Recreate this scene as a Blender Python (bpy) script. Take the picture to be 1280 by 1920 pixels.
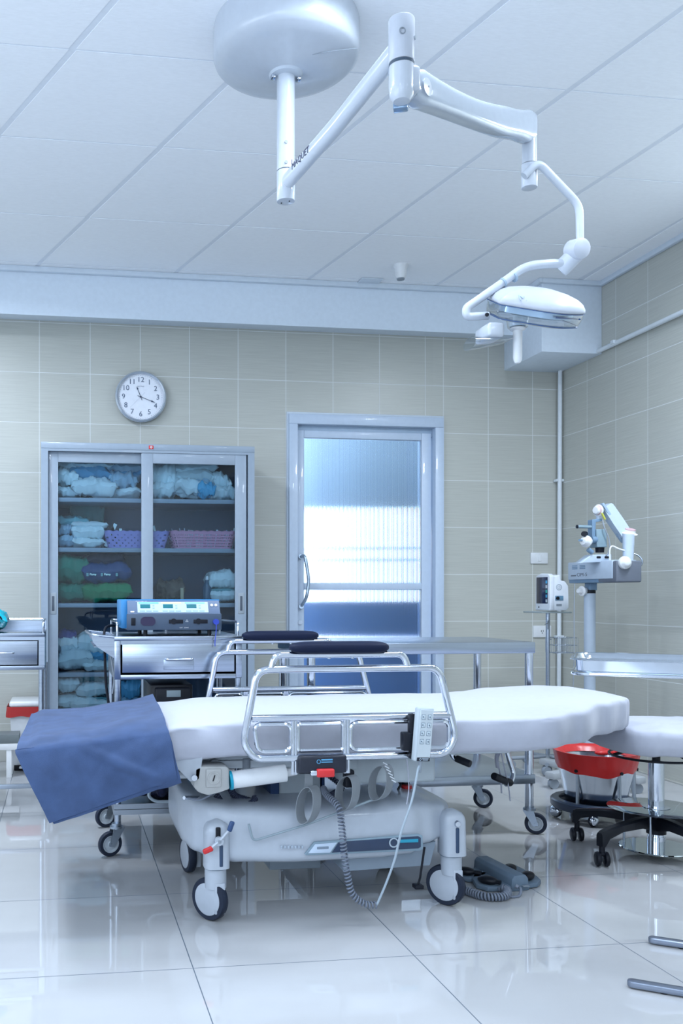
import bpy, bmesh, math, random
from mathutils import Vector, Matrix, noise
for o in list(bpy.data.objects): bpy.data.objects.remove(o)
SC = bpy.context.scene; COL = SC.collection
PI = math.pi
# ---------------- camera (upright, shifted lens; the photo is a crop of a wider frame)
F, CX, CY, H = 1700.0, 351.0, 1118.0, 0.966
TH = math.atan(236/1700.0); SN, CS = math.sin(TH), math.cos(TH)
cam = bpy.data.cameras.new('camera'); camo = bpy.data.objects.new('camera', cam); COL.objects.link(camo)
camo.location = (0, 0, H); camo.rotation_euler = (PI/2, 0, -TH)
cam.sensor_fit = 'VERTICAL'; cam.sensor_height = 36; cam.sensor_width = 24
cam.lens = F/1920*36; cam.shift_x = (640-CX)/1920; cam.shift_y = (CY-960)/1920
cam.clip_start = .05; cam.clip_end = 60
SC.camera = camo
# ---------------- world, exposure
w = bpy.data.worlds.new('world'); SC.world = w; w.use_nodes = True
w.node_tree.nodes['Background'].inputs[0].default_value = (.62, .80, 1, 1)
w.node_tree.nodes['Background'].inputs[1].default_value = .25
SC.view_settings.view_transform = 'Standard'; SC.view_settings.look = 'None'
SC.view_settings.gamma = 1; SC.view_settings.use_curve_mapping = False
SC.view_settings.exposure = 0.34
SC.cycles.use_denoising = True; SC.cycles.max_bounces = 10; SC.cycles.transparent_max_bounces = 16
SC.cycles.sample_clamp_indirect = 6; SC.cycles.caustics_refractive = False; SC.cycles.caustics_reflective = False
# ---------------- lamps: recessed ceiling panels above and behind the camera
LCOL = (.77, .865, 1.0)
LAMPS = [(2.72, 3.1, 30), (-.65, 3.2, 17), (.95, 2.3, 12), (-.8, 4.05, 22), (2.15, 2.2, 14), (-.45, 2.4, 10), (-.3, .2, 10), (2.1, .0, 10), (.9, -1.2, 12)]  # the two far left panels are added to brighten floor and back wall
CEIL = 2.815
for i, (x, y, e) in enumerate(LAMPS):
    l = bpy.data.lights.new('ceiling_lamp', 'AREA'); l.shape = 'RECTANGLE'; l.size = .22; l.size_y = .34 if i < 6 else 1.1
    l.energy = e; l.color = LCOL; l.spread = math.radians(166)
    o = bpy.data.objects.new('ceiling_lamp', l); o.location = (x, y, CEIL-.02); COL.objects.link(o)
# daylight-coloured fill, added at invented windows behind the camera and at left
l = bpy.data.lights.new('daylight_and_fill', 'AREA'); l.shape = 'RECTANGLE'; l.size = 1.5; l.size_y = 1.5; l.energy = 24; l.color = (.76, .87, 1)
o = bpy.data.objects.new('daylight_and_fill', l); o.location = (-1.3, -2.12, 1.75); o.rotation_euler = (math.radians(94), 0, 0); COL.objects.link(o)
l = bpy.data.lights.new('daylight_and_fill', 'AREA'); l.shape = 'RECTANGLE'; l.size = 3.0; l.size_y = 1.5; l.energy = 50; l.color = (.76, .87, 1)
o = bpy.data.objects.new('daylight_and_fill', l); o.location = (-2.13, .8, 1.7); o.rotation_euler = (math.radians(97), 0, -PI/2); COL.objects.link(o)
# unseen ceiling lamp lighting the corridor beyond the glass door
for (x, y, z, e, rx) in ((2.2, 6.5, 2.78, 34, 0),):
    l = bpy.data.lights.new('corridor_lamp', 'AREA'); l.shape = 'RECTANGLE'; l.size = 2.5; l.size_y = .5
    l.energy = e; l.color = (.72, .86, 1); o = bpy.data.objects.new('corridor_lamp', l); o.location = (x, y, z); COL.objects.link(o)

# ---------------- helpers
def P(x, y, Y):                 # a direction measured on the photo, at room depth Y
    a, b = (x-CX)/F, -(y-CY)/F
    d = Vector((a*CS+SN, -a*SN+CS, b)); k = Y/d.y
    return Vector((d.x*k, Y, H+d.z*k))
def PZ(x, y, Z=0):
    a, b = (x-CX)/F, -(y-CY)/F
    d = Vector((a*CS+SN, -a*SN+CS, b)); k = (Z-H)/d.z
    return Vector((d.x*k, d.y*k, Z))
def V(*a): return Vector(a)
def mrot(axis, deg): return Matrix.Rotation(math.radians(deg), 4, axis)
def fillet(pts, r, n=5, closed=False):
    pts = [Vector(p) for p in pts]; out = []; N = len(pts)
    for i, p in enumerate(pts):
        if not closed and i in (0, N-1): out.append(p); continue
        a, b = pts[i-1], pts[(i+1) % N]
        da, db = (a-p), (b-p); la, lb = da.length, db.length
        rr = min(r, la*.49, lb*.49)
        p0, p1 = p+da/la*rr, p+db/lb*rr
        for k in range(n+1):
            t = k/n; out.append((1-t)**2*p0 + 2*t*(1-t)*p + t*t*p1)
    return out
def spline(pts, n=6):
    pts = [Vector(p) for p in pts]; q = [pts[0]*2-pts[1]] + pts + [pts[-1]*2-pts[-2]]; out = []
    for i in range(1, len(q)-2):
        for k in range(n):
            t = k/n; a, b, c, d = q[i-1], q[i], q[i+1], q[i+2]
            out.append(.5*((2*b)+(-a+c)*t+(2*a-5*b+4*c-d)*t*t+(-a+3*b-3*c+d)*t**3))
    out.append(pts[-1]); return out
def coil(path, R, turns, n=12):
    pts = spline(path, 14); L = [0]
    for a, b in zip(pts, pts[1:]): L.append(L[-1]+(b-a).length)
    tot = L[-1]; N = int(turns*n); out = []; j = 0; up = Vector((.13, .2, .97))
    for i in range(N+1):
        s = tot*i/N
        while j < len(L)-2 and L[j+1] < s: j += 1
        t = (s-L[j])/max(1e-9, L[j+1]-L[j]); c = pts[j].lerp(pts[j+1], t); d = (pts[min(j+2, len(pts)-1)]-pts[max(j-1, 0)]).normalized()
        if abs(d.dot(up)) > .95: u0 = Vector((1, .1, 0))
        else: u0 = up
        if i == 0: u = d.cross(u0).normalized()
        else:
            u = (u - d*u.dot(d)).normalized()
        v = d.cross(u); a = 2*PI*i/n
        out.append(c + (u*math.cos(a)+v*math.sin(a))*R)
    return out
class B:
    def __init__(s): s.bm = bmesh.new()
    def _add(s, t, M=None):
        if M is not None: bmesh.ops.transform(t, matrix=M, verts=t.verts)
        me = bpy.data.meshes.new('t'); t.to_mesh(me); t.free(); s.bm.from_mesh(me); bpy.data.meshes.remove(me); return s
    def box(s, x0, x1, y0, y1, z0, z1, bev=0, seg=2, M=None):
        t = bmesh.new(); bmesh.ops.create_cube(t, size=1)
        for v in t.verts: v.co = Vector(((x0+x1)/2+v.co.x*(x1-x0), (y0+y1)/2+v.co.y*(y1-y0), (z0+z1)/2+v.co.z*(z1-z0)))
        if bev: bmesh.ops.bevel(t, geom=t.edges[:], offset=min(bev, .49*min(abs(x1-x0), abs(y1-y0), abs(z1-z0))), segments=seg, profile=.5, affect='EDGES')
        return s._add(t, M)
    def cbox(s, c, d, bev=0, seg=2, M=None):   # box about its own centre, then M about that centre
        t = B(); t.box(-d[0]/2, d[0]/2, -d[1]/2, d[1]/2, -d[2]/2, d[2]/2, bev, seg)
        return s._add(t.bm, Matrix.Translation(c) @ (M if M is not None else Matrix.Identity(4)))
    def cyl(s, p0, p1, r0, r1=None, seg=24, bev=0):
        p0, p1 = Vector(p0), Vector(p1); r1 = r0 if r1 is None else r1
        L = (p1-p0).length
        if bev: prof = [(0, 0), (r0-bev, 0), (r0-bev*.3, bev*.3), (r0, bev), (r1, L-bev), (r1-bev*.3, L-bev*.3), (r1-bev, L), (0, L)]
        else: prof = [(0, 0), (r0, 0), (r1, L), (0, L)]
        return s.lathe(prof, p0, (p1-p0), seg)
    def lathe(s, prof, c=(0, 0, 0), axis=(0, 0, 1), seg=32, sy=1.0, M=None):
        t = bmesh.new(); rings = []
        for r, z in prof:
            if r < 1e-6: rings.append([t.verts.new((0, 0, z))])
            else: rings.append([t.verts.new((r*math.cos(2*PI*k/seg), r*sy*math.sin(2*PI*k/seg), z)) for k in range(seg)])
        for a, b in zip(rings, rings[1:]):
            if len(a) == 1 and len(b) == 1: continue
            for k in range(seg):
                k2 = (k+1) % seg
                if len(a) == 1: t.faces.new((a[0], b[k2], b[k]))
                elif len(b) == 1: t.faces.new((a[k], a[k2], b[0]))
                else: t.faces.new((a[k], a[k2], b[k2], b[k]))
        q = Vector((0, 0, 1)).rotation_difference(Vector(axis).normalized()).to_matrix().to_4x4()
        m = Matrix.Translation(Vector(c)) @ q
        if M is not None: m = m @ M
        return s._add(t, m)
    def tube(s, pts, r, seg=8, closed=False, cap=True, flat=None):
        pts = [Vector(p) for p in pts]; N = len(pts); t = bmesh.new(); rings = []; u = None
        rf = r if callable(r) else (lambda f: r)
        for i, p in enumerate(pts):
            a = pts[i-1] if (i > 0 or closed) else p; b = pts[(i+1) % N] if (i < N-1 or closed) else p
            d = (b-a)
            if d.length < 1e-9: d = Vector((0, 0, 1))
            d.normalize()
            if u is None:
                u = d.cross(Vector((0, 0, 1)));
                if u.length < 1e-3: u = Vector((1, 0, 0))
            u = (u-d*u.dot(d)).normalized(); v = d.cross(u); R = rf(i/max(1, N-1))
            fx, fy = flat if flat else (1, 1)
            rings.append([t.verts.new(p+(u*math.cos(2*PI*k/seg)*fx+v*math.sin(2*PI*k/seg)*fy)*R) for k in range(seg)])
        rr = list(zip(rings, rings[1:]))
        if closed: rr.append((rings[-1], rings[0]))
        for a, b in rr:
            for k in range(seg): t.faces.new((a[k], a[(k+1) % seg], b[(k+1) % seg], b[k]))
        if cap and not closed: t.faces.new(rings[0][::-1]); t.faces.new(rings[-1])
        return s._add(t)
    def prism(s, pts, a0, a1, axis='y', bev=0, M=None, seg=2):   # polygon (two coords) extruded along axis
        t = bmesh.new(); f = {'y': lambda p, a: (p[0], a, p[1]), 'x': lambda p, a: (a, p[0], p[1]), 'z': lambda p, a: (p[0], p[1], a)}[axis]
        A = [t.verts.new(f(p, a0)) for p in pts]; Bv = [t.verts.new(f(p, a1)) for p in pts]; n = len(pts)
        t.faces.new(A); t.faces.new(Bv[::-1])
        for k in range(n): t.faces.new((A[k], Bv[k], Bv[(k+1) % n], A[(k+1) % n]))
        bmesh.ops.recalc_face_normals(t, faces=t.faces[:])
        if bev: bmesh.ops.bevel(t, geom=t.edges[:], offset=bev, segments=seg, profile=.5, affect='EDGES')
        return s._add(t, M)
    def loft(s, rings, closed=True, cap=True):
        t = bmesh.new(); R = [[t.verts.new(p) for p in r] for r in rings]; n = len(R[0])
        for a, b in zip(R, R[1:]):
            for k in range(n if closed else n-1): t.faces.new((a[k], a[(k+1) % n], b[(k+1) % n], b[k]))
        if cap and closed: t.faces.new(R[0][::-1]); t.faces.new(R[-1])
        bmesh.ops.recalc_face_normals(t, faces=t.faces[:])
        return s._add(t)
    def sheet(s, f, nu, nv, th=0):
        t = bmesh.new(); g = [[t.verts.new(f(i/nu, j/nv)) for j in range(nv+1)] for i in range(nu+1)]
        for i in range(nu):
            for j in range(nv): t.faces.new((g[i][j], g[i+1][j], g[i+1][j+1], g[i][j+1]))
        if th:
            t.normal_update()
            bmesh.ops.solidify(t, geom=t.faces[:], thickness=th)
        return s._add(t)
    def ball(s, c, r, seg=20, M=None):
        t = bmesh.new(); bmesh.ops.create_uvsphere(t, u_segments=seg, v_segments=seg//2+2, radius=1)
        r = (r, r, r) if not hasattr(r, '__len__') else r
        return s._add(t, Matrix.Translation(c) @ (M if M is not None else Matrix.Identity(4)) @ Matrix.Diagonal((*r, 1)))
    def text(s, txt, size, M, ex=.0004, align='CENTER', sx=1):
        cu = bpy.data.curves.new('t', 'FONT'); cu.body = txt; cu.size = size; cu.extrude = ex; cu.align_x = align; cu.align_y = 'CENTER'; cu.resolution_u = 3
        o = bpy.data.objects.new('t', cu); COL.objects.link(o); dg = bpy.context.evaluated_depsgraph_get(); me = bpy.data.meshes.new_from_object(o.evaluated_get(dg))
        me.transform(M @ Matrix.Scale(sx, 4, (1, 0, 0))); s.bm.from_mesh(me)
        bpy.data.objects.remove(o); bpy.data.curves.remove(cu); bpy.data.meshes.remove(me); return s
    def obj(s, name, mat, parent=None, loc=None, sharp=40, smooth=True):
        me = bpy.data.meshes.new(name); bm = s.bm
        org = Vector(loc) if loc is not None else (org_of(parent) if parent is not None else Vector((0, 0, 0)))
        if parent is None and loc is None and bm.verts:
            xs = [v.co for v in bm.verts]; org = Vector((sum(v.x for v in xs)/len(xs), sum(v.y for v in xs)/len(xs), min(v.z for v in xs)))
        bmesh.ops.translate(bm, vec=-org, verts=bm.verts); bm.to_mesh(me); bm.free()
        if smooth:
            me.polygons.foreach_set('use_smooth', [True]*len(me.polygons)); me.set_sharp_from_angle(angle=math.radians(sharp))
        o = bpy.data.objects.new(name, me); COL.objects.link(o)
        if mat is not None: me.materials.append(mat)
        if parent is not None: o.parent = parent
        else: o.location = org
        return o
ORG = {}
def org_of(p):
    o = Vector((0, 0, 0))
    while p is not None: o += p.location; p = p.parent
    return o
def thing(name, label, cat, loc=(0, 0, 0), group=None):
    o = bpy.data.objects.new(name, None); COL.objects.link(o); o.location = loc; o.empty_display_size = .05
    return tag(o, label, cat, group)
def tag(o, label, cat, group=None, kind=None):
    o['label'] = label; o['category'] = cat
    if group: o['group'] = group
    if kind: o['kind'] = kind
    return o
def struct(o): o['kind'] = 'structure'; return o
# ---------------- materials
MT = {}
def mat(name, col, rough=.5, metal=0, spec=.5, coat=0, noise_amt=0, noise_scale=40, bump=0, bump_scale=200, trans=0, ior=1.45, sheen=0, stretch=None, emis=None, estr=0, alpha=1):
    if name in MT: return MT[name]
    m = bpy.data.materials.new(name); m.use_nodes = True; n = m.node_tree; b = n.nodes['Principled BSDF']
    b.inputs['Base Color'].default_value = (*col, 1); b.inputs['Roughness'].default_value = rough; b.inputs['Metallic'].default_value = metal
    b.inputs['Specular IOR Level'].default_value = spec; b.inputs['Coat Weight'].default_value = coat; b.inputs['IOR'].default_value = ior
    b.inputs['Transmission Weight'].default_value = trans; b.inputs['Sheen Weight'].default_value = sheen; b.inputs['Alpha'].default_value = alpha
    if emis: b.inputs['Emission Color'].default_value = (*emis, 1); b.inputs['Emission Strength'].default_value = estr
    tc = n.nodes.new('ShaderNodeTexCoord'); src = tc.outputs['Object']
    if stretch:
        mp = n.nodes.new('ShaderNodeMapping'); mp.inputs['Scale'].default_value = stretch; n.links.new(src, mp.inputs[0]); src = mp.outputs[0]
    if True:
        nz = n.nodes.new('ShaderNodeTexNoise'); nz.inputs['Scale'].default_value = noise_scale; nz.inputs['Detail'].default_value = 3; n.links.new(src, nz.inputs['Vector'])
        mx = n.nodes.new('ShaderNodeMix'); mx.data_type = 'RGBA'; mx.blend_type = 'MULTIPLY'; mx.inputs['Factor'].default_value = 1
        mr = n.nodes.new('ShaderNodeMapRange'); mr.inputs['From Min'].default_value = .3; mr.inputs['From Max'].default_value = .7
        a = noise_amt if noise_amt else .03
        mr.inputs['To Min'].default_value = 1-a; mr.inputs['To Max'].default_value = 1+a*.5; n.links.new(nz.outputs['Fac'], mr.inputs[0])
        mx.inputs['A'].default_value = (*col, 1); n.links.new(mr.outputs[0], mx.inputs['B']); n.links.new(mx.outputs['Result'], b.inputs['Base Color'])
    if bump:
        nb = n.nodes.new('ShaderNodeTexNoise'); nb.inputs['Scale'].default_value = bump_scale; nb.inputs['Detail'].default_value = 4; n.links.new(src, nb.inputs['Vector'])
        bp = n.nodes.new('ShaderNodeBump'); bp.inputs['Strength'].default_value = bump; bp.inputs['Distance'].default_value = .002
        n.links.new(nb.outputs['Fac'], bp.inputs['Height']); n.links.new(bp.outputs[0], b.inputs['Normal'])
    MT[name] = m; return m
def tile_mat(name, axis, w, h, off, col, grout, gw=.0035, rough=.32, cut=None, grain=True, bumpd=.0006):
    """square tiles laid in straight courses; axis: indices of the two room coordinates"""
    m = bpy.data.materials.new(name); m.use_nodes = True; n = m.node_tree; L = n.links; b = n.nodes['Principled BSDF']
    def M(op, a, c=None, d=None):
        k = n.nodes.new('ShaderNodeMath'); k.operation = op
        for i, v in enumerate((a, c, d)):
            if v is None: continue
            if isinstance(v, (int, float)): k.inputs[i].default_value = v
            else: L.new(v, k.inputs[i])
        return k.outputs[0]
    tc = n.nodes.new('ShaderNodeTexCoord'); sp = n.nodes.new('ShaderNodeSeparateXYZ'); L.new(tc.outputs['Object'], sp.inputs[0])
    u, v = sp.outputs[axis[0]], sp.outputs[axis[1]]
    if cut: u = M('SUBTRACT', u, M('MULTIPLY', M('GREATER_THAN', u, cut[0]), cut[1]))
    u = M('DIVIDE', M('SUBTRACT', u, off[0]), w); v = M('DIVIDE', M('SUBTRACT', v, off[1]), h)
    def line(t, s):
        f = M('FRACT', M('ADD', t, 100.0)); d = M('MINIMUM', f, M('SUBTRACT', 1.0, f)); return M('MULTIPLY', d, s)
    d = M('MINIMUM', line(u, w), line(v, h)); g = M('LESS_THAN', d, gw/2)
    wn = n.nodes.new('ShaderNodeTexWhiteNoise'); wn.noise_dimensions = '2D'; cb = n.nodes.new('ShaderNodeCombineXYZ')
    L.new(M('FLOOR', M('ADD', u, 100.0)), cb.inputs[0]); L.new(M('FLOOR', M('ADD', v, 100.0)), cb.inputs[1]); L.new(cb.outputs[0], wn.inputs['Vector'])
    mp = n.nodes.new('ShaderNodeMapping'); mp.inputs['Scale'].default_value = (3, 3, 160) if grain else (2, 5, 2)
    L.new(tc.outputs['Object'], mp.inputs[0]); nz = n.nodes.new('ShaderNodeTexNoise'); nz.inputs['Scale'].default_value = 1.6; nz.inputs['Detail'].default_value = 3; L.new(mp.outputs[0], nz.inputs['Vector'])
    fac = M('ADD', M('MULTIPLY', nz.outputs['Fac'], .34 if grain else .10), M('MULTIPLY', wn.outputs['Value'], .05))
    fac = M('ADD', fac, .80 if grain else .925)
    mx = n.nodes.new('ShaderNodeMix'); mx.data_type = 'RGBA'; mx.blend_type = 'MULTIPLY'; mx.inputs['Factor'].default_value = 1; mx.inputs['A'].default_value = (*col, 1); L.new(fac, mx.inputs['B'])
    m2 = n.nodes.new('ShaderNodeMix'); m2.data_type = 'RGBA'; L.new(g, m2.inputs['Factor']); L.new(mx.outputs['Result'], m2.inputs['A']); m2.inputs['B'].default_value = (*grout, 1)
    L.new(m2.outputs['Result'], b.inputs['Base Color'])
    L.new(M('ADD', M('MULTIPLY', g, .5), rough), b.inputs['Roughness'])
    bp = n.nodes.new('ShaderNodeBump'); bp.inputs['Distance'].default_value = bumpd; bp.inputs['Strength'].default_value = .6
    L.new(M('ADD', M('SUBTRACT', 1.0, g), M('MULTIPLY', nz.outputs['Fac'], .25 if grain else 0.0)), bp.inputs['Height']); L.new(bp.outputs[0], b.inputs['Normal'])
    return m
WH = mat('white_enamel', (.80, .82, .84), .28, coat=.3)
WHP = mat('white_plastic', (.74, .77, .80), .38, bump=.05)
LGP = mat('light_grey_plastic', (.55, .61, .67), .42, bump=.08)
BGP = mat('warm_grey_plastic', (.42, .43, .43), .42)
STL = mat('brushed_steel', (.42, .48, .57), .27, metal=1, noise_amt=.12, noise_scale=3, stretch=(1, 1, 60))
STD = mat('dull_steel', (.38, .43, .50), .33, metal=1, noise_amt=.1, noise_scale=6)
CHR = mat('chrome', (.64, .69, .77), .09, metal=1)
BLK = mat('black_rubber', (.007, .009, .016), .45, spec=.3)
BLP = mat('black_plastic', (.008, .010, .016), .35, spec=.3)
VIN = mat('navy_vinyl', (.006, .011, .035), .55, spec=.2, bump=.15, bump_scale=500)
RED = mat('red_plastic', (.62, .03, .035), .35)
DBL = mat('dark_blue_plastic', (.03, .07, .18), .35)
GRY = mat('grey_plastic', (.26, .30, .35), .45)
STR = mat('grey_strap', (.24, .27, .30), .55, bump=.3, bump_scale=900)
TYR = mat('tyre_rubber', (.018, .026, .048), .5, spec=.3)
FAB = mat('white_sheet', (.46, .485, .57), .8, bump=.12, bump_scale=60, sheen=.2)
TRIMW = mat('white_paint', (.63, .71, .80), .5)
# ================= the room
WALL = tile_mat('wall_tiles', (0, 2), .297, .2945, (2.248-.297*30, 2.2817-.2945*30), (.485, .498, .458), (.72, .75, .75), cut=(2.30, .119))
WALR = tile_mat('wall_tiles_side', (1, 2), .287, .2925, (4.529-.287*30, 2.271-.2925*30), (.485, .498, .458), (.72, .75, .75))
FLR = tile_mat('floor_tiles', (0, 1), .6, .592, (.339-.6*30, 2.33-.592*30), (.465, .475, .49), (.10, .13, .17), gw=.0028, rough=.018, grain=False, bumpd=.0002)
UNS = mat('painted_wall', (.86, .87, .88), .7)
PLA = mat('painted_plaster', (.70, .79, .89), .7, bump=.1, bump_scale=80)
XL, XR, YB, YF = -2.2, 3.15, 5.4, -2.2
DX0, DX1, DZ = 1.385, 2.345, 2.07       # door opening
b = B(); b.box(XL-.1, XR+.1, YF-.1, YB, -.06, 0); struct(b.obj('floor', FLR, loc=(0, 0, 0))); FLR.node_tree.nodes['Principled BSDF'].inputs['IOR'].default_value = 1.62
b = B(); b.box(XL-.1, DX0, YB, YB+.12, 0, 2.95); b.box(DX1, XR+.1, YB, YB+.12, 0, 2.95); b.box(DX0, DX1, YB, YB+.12, DZ, 2.95)
struct(b.obj('wall_back', WALL, loc=(0, 0, 0)))
b = B(); b.box(XR, XR+.1, YF, YB, 0, 2.95); struct(b.obj('wall_right', WALR, loc=(0, 0, 0)))
b = B(); b.box(XL-.1, XL, YF, YB, 0, 2.95); struct(b.obj('wall_left', UNS, loc=(0, 0, 0)))
b = B(); b.box(XL, XR, YF-.1, YF, 0, 2.95); struct(b.obj('wall_front', UNS, loc=(0, 0, 0)))
# ceiling: panels hung between broad runners that fan out slightly, thin joints across
CPL = mat('ceiling_panel', (.90, .935, .98), .8, bump=.25, bump_scale=45, stretch=(1, 4, 1), noise_amt=.03)
def cxk(k, y): return 3.19+((2.99-.78*k)-3.19)*(y+3.7)/8.83
rows = [5.4, 5.10, 4.45, 3.71, 3.09, 2.49, 1.89, 1.29, .69, .09, -.51, -1.11, -1.71, -2.2]
b = B(); b.box(XL-.1, XR+.1, YF-.1, YB+.1, CEIL+.0015, CEIL+.04); struct(b.obj('trim_4', mat('ceiling_grid', (.75, .80, .87), .7), loc=(0, 0, 0)))
b = B()
for k in range(0, 12):
    for r0, r1 in zip(rows, rows[1:]):
        g, gy = .013, .0045
        xa0, xb0 = cxk(k+1, r0)+g, cxk(k, r0)-g; xa1, xb1 = cxk(k+1, r1)+g, cxk(k, r1)-g
        if xb0 < XL and xb1 < XL: continue
        xa0, xa1, xb0, xb1 = (max(q, XL) for q in (xa0, xa1, xb0, xb1))
        t = bmesh.new(); q = [(xa0, r0-gy), (xb0, r0-gy), (xb1, r1+gy), (xa1, r1+gy)]
        A = [t.verts.new((*p, CEIL)) for p in q]; T = [t.verts.new((*p, CEIL+.002)) for p in q]
        t.faces.new(A)
        for i in range(4): t.faces.new((A[i], A[(i+1) % 4], T[(i+1) % 4], T[i]))
        b._add(t)
b.box(3.02, XR, YF, YB, CEIL-.002, CEIL+.01)
struct(b.obj('ceiling', CPL, smooth=False, loc=(0, 0, 0)))
# soffit along the back wall, corner casing, cornice
b = B(); b.prism([(5.17, 2.82), (5.17, 2.548), (5.41, 2.59), (5.41, 2.82)], XL, 2.78, 'x'); struct(b.obj('trim_1', PLA, loc=(0, 0, 0)))
b = B(); b.box(2.771, XR, 4.95, 5.42, 2.392, 2.82, .004); struct(b.obj('trim_2', PLA, loc=(0, 0, 0)))
b = B(); b.box(XL, 2.745, 5.14, 5.17, CEIL-.03, CEIL, .004); b.box(2.76, XR, 4.925, 4.95, CEIL-.028, CEIL, .005); b.box(2.745, 2.771, 4.925, 5.22, CEIL-.028, CEIL, .005)
b.box(XR-.028, XR, YF, 4.95, CEIL-.03, CEIL, .006); struct(b.obj('trim_3', TRIMW, loc=(0, 0, 0)))
BAS = mat('skirting_tile', (.50, .51, .48), .35)
b = B(); b.box(XL, DX0-.02, YB-.012, YB, 0, .07, .003); b.box(DX1+.02, XR, YB-.012, YB, 0, .07, .003); struct(b.obj('baseboard_back', BAS, loc=(0, 0, 0)))
b = B(); b.box(XR-.012, XR, YF, YB-.012, 0, .008, .002); struct(b.obj('baseboard_right', BAS, loc=(0, 0, 0)))
wf = thing('added_window_back', 'added window behind', 'window', (-1.3, YF, .9)); struct(wf); del wf['category']  # unseen window, added to go with the rear fill light
b = B(); b.box(-2.14, -.46, YF, YF+.05, .90, .96, .004); b.box(-2.14, -.46, YF, YF+.05, 2.54, 2.60, .004); b.box(-2.14, -2.08, YF, YF+.05, .96, 2.54, .004); b.box(-.52, -.46, YF, YF+.05, .96, 2.54, .004)
b.obj('window_frame', WH, wf); b = B(); b.box(-2.08, -.52, YF, YF+.01, .96, 2.54); b.obj('pane', mat('added_window_pane', (.7, .8, .9), .3), wf)
wl = thing('added_window_left', 'added window left', 'window', (XL, .8, .9)); struct(wl); del wl['category']  # unseen window, added to go with the left fill light
b = B(); b.box(XL, XL+.05, -.76, 2.36, .90, .96, .004); b.box(XL, XL+.05, -.76, 2.36, 2.44, 2.50, .004); b.box(XL, XL+.05, -.76, -.70, .96, 2.44, .004); b.box(XL, XL+.05, 2.30, 2.36, .96, 2.44, .004)
b.obj('window_frame', WH, wl); b = B(); b.box(XL, XL+.01, -.70, 2.30, .96, 2.44); b.obj('pane', mat('added_window_pane', (.7, .8, .9), .3), wl)
# ceiling fittings out of the frame that hold the lamps, added fill panels included
for x, y, e in LAMPS:
    t = thing('ceiling_light', 'white framed ceiling light panel', 'light', (x, y, CEIL), 'ceiling light panels')
    b = B(); hy = .29 if y > 1 else .57
    b.box(x-.17, x+.17, y-hy, y-hy+.02, CEIL-.012, CEIL); b.box(x-.17, x+.17, y+hy-.02, y+hy, CEIL-.012, CEIL); b.box(x-.17, x-.15, y-hy+.02, y+hy-.02, CEIL-.012, CEIL); b.box(x+.15, x+.17, y-hy+.02, y+hy-.02, CEIL-.012, CEIL)
    b.obj('frame', WH, t)
    b = B(); b.box(x-.15, x+.15, y-hy+.02, y+hy-.02, CEIL-.006, CEIL-.001); b.obj('diffuser', mat('lamp_diffuser', (.8, .85, .9), .4, emis=(.8, .92, 1), estr=3), t)
# ---- door with reeded glass
DW = mat('door_white', (.52, .62, .76), .35, coat=.2)
d = thing('door_1', 'white framed sliding door with reeded glass', 'door', (1.86, 5.4, 0)); struct(d)
del d['category']
y0 = YB-.03
b = B(); b.box(1.371, 1.425, y0, YB+.12, 0, 2.016, .002); b.box(2.303, 2.357, y0, YB+.12, 0, 2.016, .002); b.box(1.371, 2.357, y0, YB+.12, 2.016, 2.078, .004); b.obj('door_frame', DW, d)
b = B(); b.box(1.36, 1.371, YB-.008, YB+.01, 0, 2.078); b.box(2.357, 2.368, YB-.008, YB+.01, 0, 2.078); b.box(1.36, 2.368, YB-.008, YB+.01, 2.078, 2.092, .002); b.obj('architrave', TRIMW, d)
b = B(); b.box(1.425, 2.303, YB+.02, YB+.06, 1.965, 2.016, .003); b.obj('track', mat('door_track', (.36, .47, .60), .4), d)
lf = B(); yl0, yl1 = YB+.012, YB+.052
lf.box(1.425, 1.475, yl0, yl1, .01, 1.985, .004); lf.box(2.228, 2.292, yl0, yl1, .01, 1.985, .004); lf.box(1.475, 2.228, yl0, yl1, 1.94, 1.985, .004); lf.box(1.475, 2.228, yl0, yl1, .01, .06, .004)
lf.box(1.475, 2.228, yl0-.006, yl1, 1.007, 1.047, .005)
leaf = lf.obj('door_leaf', DW, d)
def reeded():
    m = bpy.data.materials.new('reeded_glass'); m.use_nodes = True; n = m.node_tree; n.nodes.clear(); L = n.links
    o = n.nodes.new('ShaderNodeOutputMaterial'); g = n.nodes.new('ShaderNodeBsdfGlass'); g.inputs['Roughness'].default_value = .09; g.inputs['IOR'].default_value = 1.42; g.inputs['Color'].default_value = (.93, .97, 1, 1)
    L.new(g.outputs[0], o.inputs[0]); return m
b = B(); t = bmesh.new(); nr = 96; xa, xb = 1.477, 2.226; N = nr*6
def gl(z0, z1):
    t = bmesh.new(); F0 = []; F1 = []
    for i in range(N+1):
        x = xa+(xb-xa)*i/N; ph = (i % 6)/6.0; yy = YB+.027-.0034*math.sin(PI*ph)
        F0.append(t.verts.new((x, yy, z0))); F1.append(t.verts.new((x, yy, z1)))
    for i in range(N): t.faces.new((F0[i], F0[i+1], F1[i+1], F1[i]))
    q = [t.verts.new(p) for p in ((xa, YB+.032, z0), (xb, YB+.032, z0), (xb, YB+.032, z1), (xa, YB+.032, z1))]; t.faces.new(q[::-1])
    t.faces.new([F0[0], F1[0], q[3], q[0]]); t.faces.new([F0[-1], q[1], q[2], F1[-1]]); t.faces.new(F0[::-1]+[q[0], q[1]]); t.faces.new(F1+[q[2], q[3]])
    bmesh.ops.recalc_face_normals(t, faces=t.faces[:]); return t
GLS = reeded()
bb = B(); bb._add(gl(1.047, 1.94)); bb.obj('upper_pane', GLS, leaf, sharp=60); bb = B(); bb._add(gl(.06, 1.007)); bb.obj('lower_pane', GLS, leaf, sharp=60)
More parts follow.
